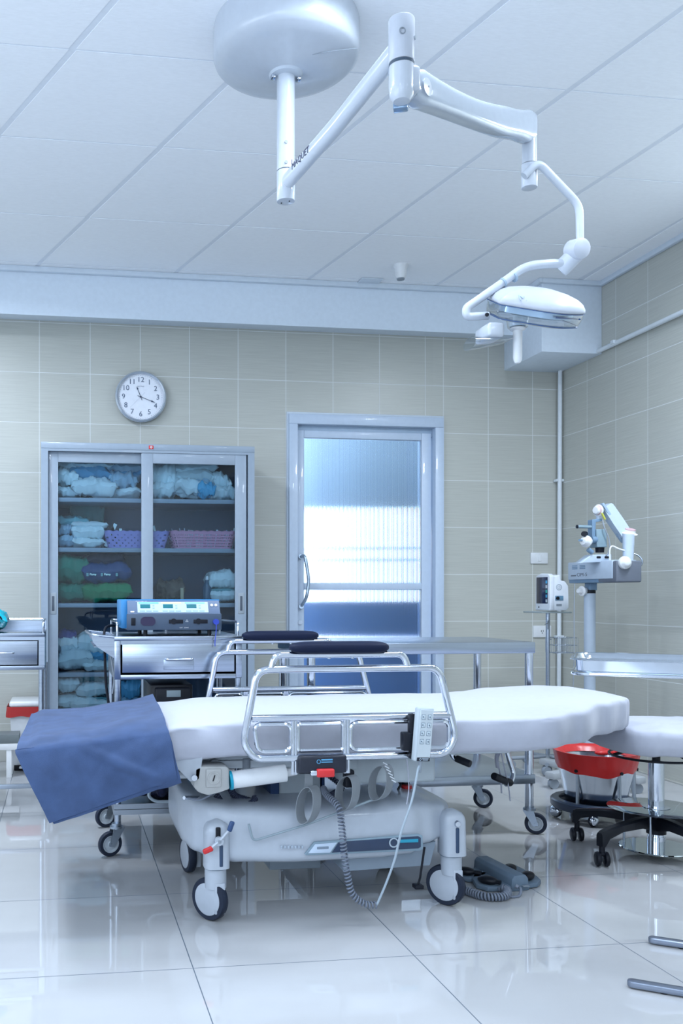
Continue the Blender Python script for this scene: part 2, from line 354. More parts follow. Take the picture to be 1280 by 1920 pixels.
b = B(); hp = [P(564, 1044, 5.38), P(571, 1044, 5.345), P(577, 1075, 5.335), P(578, 1095, 5.335), P(574, 1120, 5.34), P(565, 1136, 5.38)]
b.tube(spline(hp, 6), .010, 10); b.cyl(P(564, 1043, 5.40), P(564, 1043, 5.375), .014); b.cyl(P(565, 1137, 5.40), P(565, 1137, 5.375), .014)
b.obj('door_handle', mat('satin_handle', (.42, .52, .63), .25, metal=.7), leaf)
b = B(); b.cyl(P(563, 1167, 5.412), P(563, 1167, 5.405), .014); b.obj('lock', STD, leaf)
# ---- corridor behind the door: floor, walls and a bright window band
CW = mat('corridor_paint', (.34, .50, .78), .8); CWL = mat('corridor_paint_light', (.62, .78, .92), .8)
b = B(); b.box(.0, 4.2, 5.52, 8.6, -.06, 0); struct(b.obj('floor_corridor', mat('corridor_floor', (.22, .42, .72), .25), loc=(0, 0, 0)))
cb = B(); YC = 7.2
def zc(y): return P(690, y, YC).z
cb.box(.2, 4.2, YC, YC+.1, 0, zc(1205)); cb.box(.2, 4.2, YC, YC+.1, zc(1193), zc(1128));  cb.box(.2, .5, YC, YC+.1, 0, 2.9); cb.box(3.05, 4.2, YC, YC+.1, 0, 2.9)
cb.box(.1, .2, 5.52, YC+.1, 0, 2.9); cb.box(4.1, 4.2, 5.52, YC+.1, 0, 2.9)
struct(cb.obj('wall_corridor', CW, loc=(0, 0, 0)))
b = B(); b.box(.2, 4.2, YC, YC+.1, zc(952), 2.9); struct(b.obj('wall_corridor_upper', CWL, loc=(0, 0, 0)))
b = B(); b.box(0, 4.2, 5.52, YC+.1, 2.85, 2.9); struct(b.obj('ceiling_corridor', mat('corridor_ceiling', (.6, .72, .85), .8), loc=(0, 0, 0)))
wn_ = thing('window_1', 'bright corridor window', 'window', (1.8, YC, 1.1)); struct(wn_); del wn_['category']
b = B(); b.box(.5, 3.05, YC+.04, YC+.06, zc(1128), zc(952)); b.obj('pane', mat('daylight_and_fill', (.8, .9, 1), .5, emis=(.86, .94, 1), estr=2.2), wn_)
b = B(); b.box(.5, 3.05, YC+.04, YC+.06, zc(1205), zc(1193)); b.obj('light_gap', mat('daylight_and_fill', (.8, .9, 1), .5), wn_)
b = B(); b.box(.5, 3.05, YC-.01, YC+.03, zc(1030), zc(1026)); b.box(.5, 3.05, YC-.01, YC+.03, zc(1052), zc(1048)); b.box(.5, 3.05, YC-.03, YC+.03, zc(1106), zc(1093)); b.obj('window_frame', CW, wn_)
# ---- services on the walls
cm = mat('conduit_white', (.68, .74, .79), .4)
b = B(); X = 3.125
b.tube(fillet([V(X, -1, P(1280, 575, 5).z*0+2.435), V(X, 5.36, 2.405), V(X, 5.375, .0)], .03, 5), .0135, 12)
pipe = tag(b.obj('conduit_pipe', cm), 'long white conduit pipe running along the right wall and down the corner', 'pipe')
for z in (1.70, .71):
    b = B(); b.box(3.10, 3.15, 5.355, 5.395, z-.008, z+.008, .002); b.obj('clip', cm, pipe)
b = B(); b.box(3.105, 3.15, 4.77, 4.80, 2.405, 2.425, .002); b.obj('clip', cm, pipe)
def plate(name, label, x0, x1, y0, y1, cat):
    a, c = P(x0, y0, YB-.012), P(x1, y1, YB-.012)
    t = thing(name, label, cat, ((a.x+c.x)/2, YB, c.z)); b = B(); b.box(a.x, c.x, YB-.014, YB, c.z, a.z, .004); b.obj('faceplate', WHP, t); return t, a, c
t, a, c = plate('wall_switch', 'blank white switch plate on the tiled wall above the patient monitor', 995, 1027, 1036, 1057, 'switch')
b = B(); b.box((a.x+c.x)/2-.012, (a.x+c.x)/2+.012, YB-.018, YB-.01, (a.z+c.z)/2-.02, (a.z+c.z)/2+.02, .002); b.obj('rocker', WHP, t)
t, a, c = plate('power_outlet', 'white double power outlet on the tiled wall below the patient monitor', 1000, 1033, 1173, 1195, 'outlet')
for k in (.48, .8):
    b = B(); x = a.x+(c.x-a.x)*k; z = (a.z+c.z)/2
    b.box(x-.008, x-.005, YB-.0155, YB-.01, z-.002, z+.008); b.box(x+.005, x+.008, YB-.0155, YB-.01, z-.002, z+.008); b.cyl((x, YB-.01, z-.010), (x, YB-.0155, z-.010), .003)
    b.obj('socket', BLP, t)
# smoke detector / sprinkler, hatch
p = PZ(751, 497, CEIL)
t = thing('smoke_detector', 'small white conical detector hanging from the ceiling panels', 'smoke detector', p)
b = B(); b.lathe([(0, 0), (.042, 0), (.042, -.008), (.034, -.02), (.030, -.06), (.024, -.075), (0, -.075)], p); b.obj('housing', WHP, t)
b = B(); b.cyl(p+V(0, 0, -.075), p+V(0, 0, -.082), .021); b.obj('grille', GRY, t)
p = PZ(694, 525, CEIL)
b = B(); b.box(p.x-.065, p.x+.065, p.y-.04, p.y+.06, CEIL-.008, CEIL-.001, .003); tag(b.obj('ceiling_hatch', TRIMW), 'small flat rectangular cover on the ceiling edge left of the detector', 'ceiling cover')

# ================= clock
t = thing('wall_clock', 'round white wall clock with chrome rim on the tiled wall above the cabinet', 'clock', (.466, 5.4, 2.148))
c = V(.466, 5.385, 2.148); ax = V(0, -1, 0)
b = B(); b.lathe([(.13, -.01), (.144, 0), (.152, .018), (.151, .034), (.143, .042), (.136, .036), (.136, .02)], c, ax, 64); b.obj('rim', mat('satin_silver', (.62, .68, .76), .18, metal=.6), t)
b = B(); b.cyl(c+V(0, 0, 0), c+V(0, -.020, 0), .138, seg=64); b.obj('dial', mat('clock_dial', (.80, .84, .92), .45), t)
def CM(x, z, dy=-.0215): return Matrix.Translation(c+V(x, dy, z)) @ Matrix.Rotation(PI/2, 4, 'X')
INK = mat('ink', (.03, .05, .10), .5); INKL = mat('ink_light', (.28, .33, .42), .5)
for h in range(1, 13):
    a = math.radians(h*30); b = B(); b.text(str(h), .043, CM(.102*math.sin(a), .102*math.cos(a))); b.obj('numeral', mat('numeral_ink', (.10, .14, .22), .5), t)
b = B()
for k in range(60):
    a = 2*PI*k/60; q = c+V(.127*math.sin(a), -.0205, .127*math.cos(a)); b.cyl(q, q+V(0, -.0006, 0), .0013 if k % 5 else .002, seg=6)
k = b.obj('minute_marks', INKL, t); k['kind'] = 'stuff'
b = B(); b.text('RHYTHM', .010, CM(0, .062)); b.obj('dial_lettering', INKL, t)
def hand(nm, deg, L, wd, y):
    a = math.radians(deg); d = V(math.sin(a), 0, math.cos(a)); n = V(math.cos(a), 0, -math.sin(a)); b = B(); tt = bmesh.new(); o = c+V(0, y, 0)
    pr = [(-.02, .0015), (L*.72, .0015), (L*.74, wd), (L, 0)]; L1 = [o+d*s+n*w_ for s, w_ in pr]+[o+d*s-n*w_ for s, w_ in pr[:-1][::-1]]
    f = [tt.verts.new(p) for p in L1]; g = [tt.verts.new(p+V(0, -.0008, 0)) for p in L1]; tt.faces.new(f); tt.faces.new(g[::-1])
    for i in range(len(f)): tt.faces.new((f[i], f[(i+1) % len(f)], g[(i+1) % len(f)], g[i]))
    bmesh.ops.recalc_face_normals(tt, faces=tt.faces[:]); b._add(tt); b.obj(nm, INK, t)
hand('hour_hand', 338, .066, .005, -.0235); hand('minute_hand', 110.5, .092, .005, -.0255)
b = B(); q = c+V(0, -.028, 0); b.tube([q+V(-.062, 0, -.064), q+V(.024, 0, .026)], .0004, 6); b.obj('second_hand', INKL, t)
b = B(); b.cyl(c+V(0, -.02, 0), c+V(0, -.030, 0), .0045); b.obj('hub', INK, t)
# ================= cabinet with glass sliding doors
YCF = 4.95
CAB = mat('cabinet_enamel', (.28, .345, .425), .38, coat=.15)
CABD = mat('cabinet_inside_shade', (.045, .08, .15), .5)  # back panel: the dim interior's shade is put into the colour
def glassmat():
    m = bpy.data.materials.new('cabinet_glass'); m.use_nodes = True; n = m.node_tree; n.nodes.clear(); L = n.links
    o = n.nodes.new('ShaderNodeOutputMaterial'); tr = n.nodes.new('ShaderNodeBsdfTransparent'); tr.inputs[0].default_value = (.84, .94, 1, 1)
    gl_ = n.nodes.new('ShaderNodeBsdfGlossy'); gl_.inputs['Roughness'].default_value = .01; fr = n.nodes.new('ShaderNodeFresnel'); fr.inputs[0].default_value = 1.42
    mx = n.nodes.new('ShaderNodeMixShader'); L.new(fr.outputs[0], mx.inputs[0]); L.new(tr.outputs[0], mx.inputs[1]); L.new(gl_.outputs[0], mx.inputs[2]); L.new(mx.outputs[0], o.inputs[0]); return m
CG = glassmat()
CX0, CX1 = -.108, 1.065
t = thing('glass_cabinet', 'tall grey-blue steel cabinet with two glass sliding doors, full of packs', 'cabinet', (.48, 5.17, 0))
b = B(); b.box(CX0, CX0+.02, YCF, 5.38, .09, 1.765); b.box(CX1-.02, CX1, YCF, 5.38, .09, 1.765); b.box(CX0-.001, CX1+.001, YCF-.002, 5.38, 1.765, 1.80, .003); b.box(CX0-.001, CX1+.001, YCF-.002, 5.38, .04, .09, .002)
b.box(CX0+.02, CX0+.037, YCF, YCF+.05, .09, 1.752); b.box(CX1-.037, CX1-.02, YCF, YCF+.05, .09, 1.752); b.box(CX0+.02, CX1-.02, YCF, YCF+.05, 1.752, 1.765)
b.obj('carcass', CAB, t)
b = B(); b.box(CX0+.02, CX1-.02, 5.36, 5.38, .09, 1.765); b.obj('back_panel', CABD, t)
b = B(); b.box(CX0+.03, CX1-.03, YCF+.05, 5.30, .0, .05); b.obj('plinth', BLP, t)
SHZ = []
for ya in (937.5, 1031, 1135, 1265):
    z = P(200, ya, YCF+.04).z; SHZ.append(z+.012); b = B(); b.box(CX0+.02, CX1-.02, YCF+.05, 5.36, z-.012, z+.012, .002); b.obj('shelf', CAB, t)
SHZ.append(.10)
def sdoor(x0, x1, y, gx0, gx1, hx):
    b = B(); zt, zb = 1.752, .09; gz1, gz0 = 1.695, .14
    b.box(x0, gx0, y, y+.018, zb, zt, .002); b.box(gx1, x1, y, y+.018, zb, zt, .002); b.box(gx0, gx1, y, y+.018, gz1, zt, .002); b.box(gx0, gx1, y, y+.018, zb, gz0, .002)
    o = b.obj('door', CAB, t); g = B(); g.box(gx0, gx1, y+.008, y+.012, gz0, gz1); g.obj('pane', CG, o)
    h = B(); h.box(hx-.017, hx+.017, y-.003, y+.004, .868, .985, .008, 3); h.obj('recess_handle', mat('handle_grey', (.30, .35, .40), .35), o)
    h = B(); h.box(hx-.008, hx+.008, y-.0045, y+.004, .885, .968, .006, 3); h.obj('finger_slot', mat('slot_dark', (.07, .09, .12), .5), o)
sdoor(CX0+.037, .475, YCF+.026, -.017, .470, -.044)
sdoor(.434, 1.020, YCF+.004, .498, .956, .990)
b = B(); b.box(.474, .500, YCF-.006, YCF+.004, 1.772, 1.792, .003); b.obj('badge', RED, t)
b = B(); q = V(.487, YCF-.0062, 1.782); b.lathe([(.004, 0), (.0065, 0), (.0065, .001), (.004, .001)], q, (0, -1, 0), 16); b.cyl(q, q+V(0, -.001, 0), .002); b.obj('badge_mark', WHP, t)

# ---- soft packs
PW = mat('pack_white', (.66, .80, .84), .7, bump=.25, bump_scale=70); PB = mat('pack_blue', (.10, .34, .55), .45, bump=.3, bump_scale=60)
PT = mat('pack_teal', (.16, .40, .45), .35, bump=.3, bump_scale=60); PP = mat('pack_pale_blue', (.30, .46, .58), .6, bump=.25, bump_scale=60)
def pack(name, label, cat, c, d, m, seed, rz=0, tilt=0, group=None, flat=.32, rough=.16, seam=True, seamm=None):
    """sewn or folded soft pack: a pillow with a pinched rim, folds and dents"""
    rnd = random.Random(seed); b = B(); nu, nv = 30, 18; off = Vector((rnd.uniform(0, 50), rnd.uniform(0, 50), rnd.uniform(0, 50))); t_ = bmesh.new()
    bmesh.ops.create_grid(t_, x_segments=nu, y_segments=nv, size=1)
    top = t_; verts = []
    def shp(u, v, s):
        e = (1-abs(u)**4.0)*(1-abs(v)**3.5); e = max(0, e)**.36
        n = noise.noise(Vector((u*1.3, v*1.2, s))+off); n2 = noise.noise(Vector((u*3.5, v*3, s*2))+off); n3 = abs(noise.noise(Vector((u*7, v*4.2, 3+s))+off))
        cx_ = .97+.05*abs(v)**3+.06*n; cy_ = .95+.06*abs(u)**3+.07*n2
        z = s*e*(.5+rough*(n*1.4+n2*.6)-.22*n3)+(1.5*rough*noise.noise(Vector((u*2.1, v*1.5, 9))+off)+.9*rough*noise.noise(Vector((u*5, v*3, 12))+off))*(.25+abs(u)**3+.5*abs(v)**4)
        return Vector((u*cx_*d[0]/2, v*cy_*d[1]/2, z*d[2]))
    bot = bmesh.new(); bmesh.ops.create_grid(bot, x_segments=nu, y_segments=nv, size=1)
    for bmx, s in ((top, 1), (bot, -1)):
        for v in bmx.verts: v.co = shp(v.co.x, v.co.y, s)
    for f in bot.faces: f.normal_flip()
    b._add(top); b._add(bot); bmesh.ops.remove_doubles(b.bm, verts=b.bm.verts, dist=1e-5)
    M = Matrix.Rotation(math.radians(rz), 4, 'Z') @ Matrix.Rotation(math.radians(tilt), 4, 'Y'); bmesh.ops.transform(b.bm, matrix=M, verts=b.bm.verts)
    zs = min(v.co.z for v in b.bm.verts)
    bmesh.ops.translate(b.bm, vec=(c[0], c[1], c[2]-zs), verts=b.bm.verts)
    o = b.obj(name, m, loc=(c[0], c[1], c[2]), sharp=70); return tag(o, label, cat, group)
# each pack: x0,x1 (photo) and baseline/top measured at the pack's depth
def ppack(label, x0, x1, yt, yb, Y, m, seed, tilt=0, rz=0, dp=.22, name='sterile_pack', cat='pack', base=None, group='wrapped sterile packs in the glass cabinet', rough=.2, kx=1.1, kz=1.25):
    a, c = P(x0, yt, Y), P(x1, yb, Y); z0 = base if base is not None else c.z
    return pack(name, label, cat, ((a.x+c.x)/2, Y+dp*.5, z0), ((c.x-a.x)*kx, dp, (a.z-z0)*kz), m, seed, rz, tilt, group, rough=rough)
S1, S2, S3, S4, S5 = SHZ
A = ppack
# top shelf, left door
A('white sterile pack lying bottom left on the top shelf of the cabinet', 106, 152, 916, 932, 5.02, PW, 1, base=S1)
A('long white pack with folded ends at the front centre of the top shelf, left door', 135, 216, 905, 929, 5.00, PW, 2, base=S1, dp=.16, rough=.2)
A('flat white pack at the bottom of the top shelf beside the middle stile', 190, 262, 919, 932, 5.04, PW, 3, base=S1)
A('white pack leaning at the far left of the top shelf, second from the bottom', 104, 146, 889, 914, 5.03, PW, 4, tilt=12, base=S1+.05)
A('grey white wrinkled pack above the long white pack, top shelf left door', 160, 222, 894, 908, 5.08, PW, 5, base=S1+.075, tilt=-6)
A('crumpled pale pack next to the middle stile, top shelf left door', 206, 256, 893, 916, 5.05, PP, 6, base=S1+.04, rough=.25)
A('blue wrapped pack with white paper on top, middle of the top shelf, left door', 133, 206, 876, 900, 5.06, PB, 7, base=S1+.105, rough=.2)
A('white pack curling over the blue wrapped pack, top shelf left door', 138, 210, 867, 879, 5.05, PW, 8, base=S1+.165, rough=.22)
A('white pack in the upper left corner of the top shelf', 106, 150, 864, 888, 5.08, PW, 9, base=S1+.115)
A('long grey blue pack high beside the middle stile, top shelf left door', 203, 266, 870, 886, 5.07, PP, 10, base=S1+.14)
A('dark blue pack under the long grey blue pack, top shelf left door', 200, 264, 884, 898, 5.08, PB, 11, base=S1+.10)
A('topmost white pack of the pile behind the left door', 148, 198, 860, 869, 5.10, PW, 12, base=S1+.20)
A('small pale pack at the very top right behind the left door', 208, 262, 860, 872, 5.11, PW, 13, base=S1+.195)
# top shelf, right door
A('rounded white pack at the bottom left behind the right door, top shelf', 286, 332, 912, 932, 5.02, PW, 21, base=S1)
A('big pillow-like white pack on the left behind the right door, top shelf', 284, 330, 881, 914, 5.04, PW, 22, base=S1+.055, tilt=14)
A('white pack with a blue edge slanting across the front of the top shelf, right door', 330, 396, 909, 930, 5.00, PW, 23, base=S1+.002, tilt=10, dp=.14)
A('flat white pack in the right end of the top shelf', 392, 442, 913, 932, 5.03, PW, 24, base=S1)
A('sky blue pack sticking out low behind the right door, top shelf', 372, 404, 914, 928, 4.99, mat('pack_sky', (.08, .42, .68), .4, bump=.2), 25, base=S1, dp=.1)
A('crumpled white pack on the right of the pile, top shelf right door', 396, 434, 897, 916, 5.06, PW, 26, base=S1+.05, rough=.28)
A('white folded pack in the middle of the right-hand pile, top shelf', 330, 400, 896, 912, 5.08, PP, 27, base=S1+.05, tilt=4)
A('pale blue folded pack, third from the top of the right-hand pile', 330, 398, 884, 900, 5.07, PW, 28, base=S1+.085, tilt=-8)
A('long white pack pointing right, second from the top behind the right door', 322, 405, 874, 890, 5.08, PW, 29, base=S1+.12, tilt=-6)
A('white pack at the top of the right-hand pile, top shelf', 322, 400, 862, 876, 5.09, PW, 30, base=S1+.165)
A('grey white pack in the upper left corner behind the right door', 286, 322, 864, 882, 5.10, PP, 31, base=S1+.15, tilt=10)
# second shelf
A('white pack at the lower left of the second shelf', 110, 142, 1007, 1027, 5.02, PP, 41, base=S2, rough=.12)
A('flat white pack with pointed ends, lowest of the second shelf pile', 138, 194, 1013, 1026, 5.0, PW, 42, base=S2, dp=.14)
A('thick white pack in the middle of the second shelf pile', 136, 194, 990, 1014, 5.01, PW, 43, base=S2+.035, rough=.1)
A('flat white pack on the top of the second shelf pile', 136, 200, 980, 991, 5.02, PW, 44, base=S2+.098, rough=.1)
A('pale pack in the left corner of the second shelf, middle of its stack', 111, 138, 991, 1008, 5.04, PP, 45, base=S2+.052)
A('pale teal pack lying across the top left of the second shelf', 108, 165, 974, 992, 5.08, PT, 46, base=S2+.10, tilt=5)
A('dark green soft pack standing at the back of the second shelf', 133, 193, 951, 978, 5.2, mat('pack_deep_green', (.03, .13, .13), .6, bump=.4), 47, base=S2+.09, dp=.1)
# third shelf
GRN = mat('green_cloth', (.02, .27, .11), .8, bump=.35, bump_scale=80); GRD = mat('green_cloth_deep', (.02, .22, .15), .8, bump=.35, bump_scale=80)
A('bright green cloth bundle on the third shelf, lower right of the green ones', 158, 243, 1097, 1131, 5.0, GRN, 51, base=S3, name='cloth_bundle', cat='cloth bundle', group=None, rough=.1, dp=.24, kz=1.15)
A('deep green cloth bundle on the third shelf, lower left against the cabinet side', 104, 166, 1100, 1131, 5.02, GRD, 52, base=S3, name='cloth_bundle', cat='cloth bundle', group=None, rough=.1, dp=.24, kz=1.15)
A('deep green cloth bundle lying on the lower left green bundle', 100, 166, 1056, 1099, 5.02, GRD, 53, base=S3+.095, name='cloth_bundle', cat='cloth bundle', group=None, rough=.12, dp=.24, tilt=6)
bl = A('dark blue bundle printed with small white marks, on the bright green bundle', 156, 245, 1062, 1098, 5.0, mat('navy_wrap', (.02, .07, .20), .4, bump=.3, bump_scale=60), 54, base=S3+.10, name='cloth_bundle', cat='cloth bundle', group=None, rough=.08, dp=.22, kx=1.06)
for k, xx in enumerate((164, 191, 219)):
    b = B(); p = P(xx, 1077, 4.985); M = Matrix.Translation(p) @ Matrix.Rotation(PI/2, 4, 'X'); b.box(p.x-.006, p.x+.006, 4.984, 4.990, p.z-.010, p.z+.008, .002)
    if k < 2: b.text('Pamy', .017, Matrix.Translation(p+V(.03, .001, 0)) @ Matrix.Rotation(PI/2, 4, 'X'), ex=.003)
    b.obj('printed_mark', mat('print_cyan', (.35, .72, .80), .4), bl)
A('nearly black soft bundle on top of the dark blue printed bundle', 162, 232, 1040, 1064, 5.04, mat('black_wrap', (.008, .015, .04), .4, bump=.3), 55, base=S3+.19, name='cloth_bundle', cat='cloth bundle', group=None, rough=.1)
A('white wrapped pack on the right end of the third shelf, lower of two', 397, 446, 1110, 1131, 5.0, PW, 56, base=S3, rough=.07)
A('white pack with turned-up edge on the right end of the third shelf, upper of two', 395, 446, 1078, 1107, 5.0, PW, 57, base=S3+.068, rough=.09)
A('thin teal pack between the two white packs on the right end of the third shelf', 396, 446, 1104, 1111, 5.02, PT, 58, base=S3+.058, rough=.05)
A('mottled brown and pink soft bag at the back of the third shelf behind the stile', 296, 345, 1098, 1131, 5.15, mat('mottled_bag', (.13, .11, .09), .7, noise_amt=.5, noise_scale=30, bump=.3), 59, base=S3, group=None, name='soft_bag', cat='bag')
b = B(); p = P(341, 1115, 5.08); b.box(p.x-.009, p.x+.009, 5.07, 5.09, S3, S3+.085, .002); tag(b.obj('upright_box', mat('cream_card', (.42, .38, .26), .6)), 'slim cream carton standing upright on the third shelf', 'carton')
bt = thing('spray_bottle', 'slim dark blue bottle with a pale cap on the third shelf', 'bottle', P(388, 1128, 5.04)); q = V(bt.location.x, 5.04, S3); bt.location = q
b = B(); b.lathe([(0, 0), (.024, 0), (.026, .01), (.026, .09), (.014, .115), (.010, .13), (0, .13)], q); b.obj('body', mat('bottle_blue', (.02, .09, .16), .25), bt)
b = B(); b.lathe([(0, .13), (.010, .13), (.010, .142), (.005, .152), (0, .153)], q); b.obj('cap', WHP, bt)
b = B(); p = P(380, 1128, 5.0); b.box(p.x-.035, p.x+.035, 4.99, 5.06, S3, S3+.012, .002); tag(b.obj('small_tray', WHP), 'small flat white box lid beside the blue bottle on the third shelf', 'box')
# fourth shelf
A('white paper pack standing flat in the centre of the fourth shelf, topmost', 148, 202, 1195, 1219, 5.03, PW, 61, base=S4+.085, tilt=4, rough=.05)
A('long white pack at the front left of the fourth shelf', 108, 172, 1230, 1261, 5.0, PW, 62, base=S4, tilt=-5, rough=.1)
A('white pack at the bottom of the fourth shelf beside the trolley handle', 158, 208, 1243, 1261, 5.0, PW, 63, base=S4, rough=.1)
A('white pack with teal tape on the left of the fourth shelf', 108, 146, 1200, 1224, 5.04, PW, 64, base=S4+.085, rough=.14)
A('rolled white pack in the middle left of the fourth shelf', 112, 142, 1222, 1236, 5.02, PW, 65, base=S4+.06, tilt=-12)
A('blue plastic pack on the lower right white pack of the fourth shelf', 164, 206, 1226, 1244, 5.04, PB, 66, base=S4+.05)
A('dark violet blue pack on top of the fourth shelf pile at the left', 106, 142, 1192, 1204, 5.06, mat('pack_violet', (.05, .06, .25), .4, bump=.3), 67, base=S4+.135)
A('white pack on the fourth shelf seen just right of the trolley handle', 205, 240, 1225, 1258, 5.05, PP, 68, base=S4)
A('pale pack on the right part of the fourth shelf behind the trolley', 395, 440, 1220, 1260, 5.05, PP, 69, base=S4)
# bottom
A('rounded white pack at the upper left of the bottom compartment', 104, 148, 1277, 1304, 5.02, PW, 71, base=P(0, 1304, 5.02).z, rough=.08)
A('white paper pack at the upper right of the bottom pile beside the trolley leg', 144, 204, 1289, 1314, 5.0, PW, 72, base=P(0, 1313, 5.0).z, tilt=-4, rough=.1)
A('white pack, middle of the bottom pile at the left', 104, 160, 1310, 1332, 5.0, PW, 73, base=P(0, 1332, 5.0).z, rough=.08)
A('white pack, lower right of the bottom pile', 134, 204, 1315, 1337, 4.99, PW, 74, base=P(0, 1337, 4.99).z, tilt=-3, rough=.09)
A('white pack, lowest visible of the bottom pile at the left', 106, 160, 1336, 1352, 5.0, PW, 75, base=P(0, 1354, 5.0).z, rough=.08)
A('teal plastic wrapped pack behind the white ones in the bottom compartment', 140, 200, 1270, 1296, 5.08, PT, 76, base=P(0, 1300, 5.08).z)
A('flat teal pack between the white packs of the bottom pile', 150, 205, 1310, 1318, 5.02, PT, 77, base=P(0, 1319, 5.02).z)
A('flat blue teal pack under the left white packs of the bottom pile', 108, 190, 1330, 1340, 5.03, PT, 78, base=P(0, 1341, 5.03).z)
A('broad pale pack filling the floor of the bottom compartment', 108, 215, 1352, 1420, 5.02, PP, 79, base=S5, kz=1.0, rough=.06)
A('blue plastic pack in the bottom compartment seen under the trolley drawer', 225, 262, 1283, 1320, 5.05, PB, 80, base=P(0, 1322, 5.05).z)
A('pale pack low in the bottom compartment seen under the trolley drawer', 222, 290, 1318, 1345, 5.03, PP, 81, base=P(0, 1345, 5.03).z)
A('large pale pack at the bottom under the trolley drawer', 222, 400, 1346, 1425, 5.05, PP, 82, base=S5, kz=1.0, rough=.05)
# baskets
def basket(name_, label, xa, xb, col, seed, holes):
    a, c = P(xa, 996, 5.0), P(xb, 1027, 5.0); z0, z1 = S2+.001, a.z; cx, w_, dp = (a.x+c.x)/2, (c.x-a.x), .20
    t = thing('plastic_basket', label, 'basket', (cx, 5.1, z0)); t_ = bmesh.new()
    def ring(z, k, wv=0):
        pts = []; hx, hy = w_/2*k, dp/2*k; r = .03; n = 10
        seq = [(hx-r, -hy+r, -90), (hx-r, hy-r, 0), (-hx+r, hy-r, 90), (-hx+r, -hy+r, 180)]
        for i_, (px, py, a0) in enumerate(seq):
            for j in range(7):
                a_ = math.radians(a0+90*j/6); pts.append((px+r*math.cos(a_), py+r*math.sin(a_)))
            nx, ny, na = seq[(i_+1) % 4]; e = (px+r*math.cos(math.radians(a0+90)), py+r*math.sin(math.radians(a0+90))); s_ = (nx+r*math.cos(math.radians(na)), ny+r*math.sin(math.radians(na)))
            m_ = 44 if i_ % 2 else 20
            m_ = 20 if i_ in (0, 2) else 64
            for j in range(1, m_): pts.append((e[0]+(s_[0]-e[0])*j/m_, e[1]+(s_[1]-e[1])*j/m_))
        return [Vector((cx+p[0], 5.1+p[1], z+wv*.5*(1+math.cos(i*2*PI/8)))) for i, p in enumerate(pts)]
    nz_ = 12; R = [[t_.verts.new(p) for p in ring(z0+(z1-z0)*j/nz_, .86+.14*j/nz_, .004 if j == nz_ else 0)] for j in range(nz_+1)]; n = len(R[0])
    for j in range(nz_):
        for k in range(n):
            hole = (j % 2 == 1 and 1 <= j < nz_-1 and k % 4 in ((1, 2) if holes else (0, 1)) and (holes or (k//4+j//2) % 2 == 0))
            if holes: hole = (j % 2 == 1 and 1 <= j < nz_-1 and k % 2 == 0)
            if hole: continue
            t_.faces.new((R[j][k], R[j][(k+1) % n], R[j+1][(k+1) % n], R[j+1][k]))
    t_.faces.new(R[0][::-1]); bmesh.ops.recalc_face_normals(t_, faces=t_.faces[:]); bmesh.ops.solidify(t_, geom=t_.faces[:], thickness=.0016)
    b = B(); b._add(t_); b.obj('body', mat('basket_'+name_, col, .45), t)
    b = B(); b.tube(ring(z1, 1.005, .004), .0022, 6, closed=True); b.obj('rim', mat('basket_'+name_, col, .45), t); return t, cx, z0, z1, w_
t1, bx1, bz0, bz1, bw1 = basket('lilac', 'lilac perforated plastic basket on the second shelf, partly behind the middle stile', 195, 319, (.30, .28, .62), 1, False)
t2, bx2, _, _, bw2 = basket('pink', 'pink perforated plastic basket of small instruments on the right of the second shelf', 319, 445, (.58, .28, .42), 2, True)
rnd = random.Random(5)
def stick(label, x, yt, w_, m, lean, name, cat, grp):
    p = P(x, yt, 5.06); b = B(); M = Matrix.Translation((p.x, 5.06, (p.z+bz0)/2)) @ Matrix.Rotation(math.radians(lean), 4, 'Y')
    b.box(-w_/2, w_/2, -.003, .003, -(p.z-bz0)/2+.004, (p.z-bz0)/2, .001, 1, M); tag(b.obj(name, m), label, cat, grp)
stick('white paper strip standing up bent at the left end of the lilac basket', 207, 980, .02, PW, 24, 'paper_strip', 'paper', None)
stick('short upright white paper strip in the left part of the lilac basket', 226, 991, .016, PW, 0, 'paper_strip', 'paper', None)
stick('black wrapper leaning between the two paper strips in the lilac basket', 214, 984, .028, BLP, -18, 'black_wrapper', 'wrapper', None)
stick('slim white strip in the right end of the lilac basket', 293, 985, .012, PW, -14, 'paper_strip', 'paper', None)
for k, (x, yt, w_, m, ln) in enumerate([(319, 991, .004, STD, -30), (328, 990, .003, STD, -20), (341, 990, .005, STD, -14), (348, 990, .005, STD, -8), (355, 994, .03, PW, 8), (369, 1000, .02, PW, 0), (377, 998, .022, PW, 5), (392, 998, .03, PP, -6), (404, 993, .010, PW, 10), (412, 996, .006, STD, -5), (419, 993, .008, PB, 20), (425, 996, .02, PW, 4), (432, 994, .005, STD, 8), (437, 990, .018, PW, 12)]):
    lb = 'thin metal instrument standing in the pink basket' if m is STD else 'small wrapped white or blue item poking out of the pink basket'
    stick(lb, x, yt, w_, m, ln, 'thin_instrument' if m is STD else 'wrapped_item', 'instrument' if m is STD else 'wrapped item', 'instruments in the pink basket' if m is STD else 'wrapped items in the pink basket')
FORK = mat('fork_steel', (.36, .42, .50), .38, metal=1)
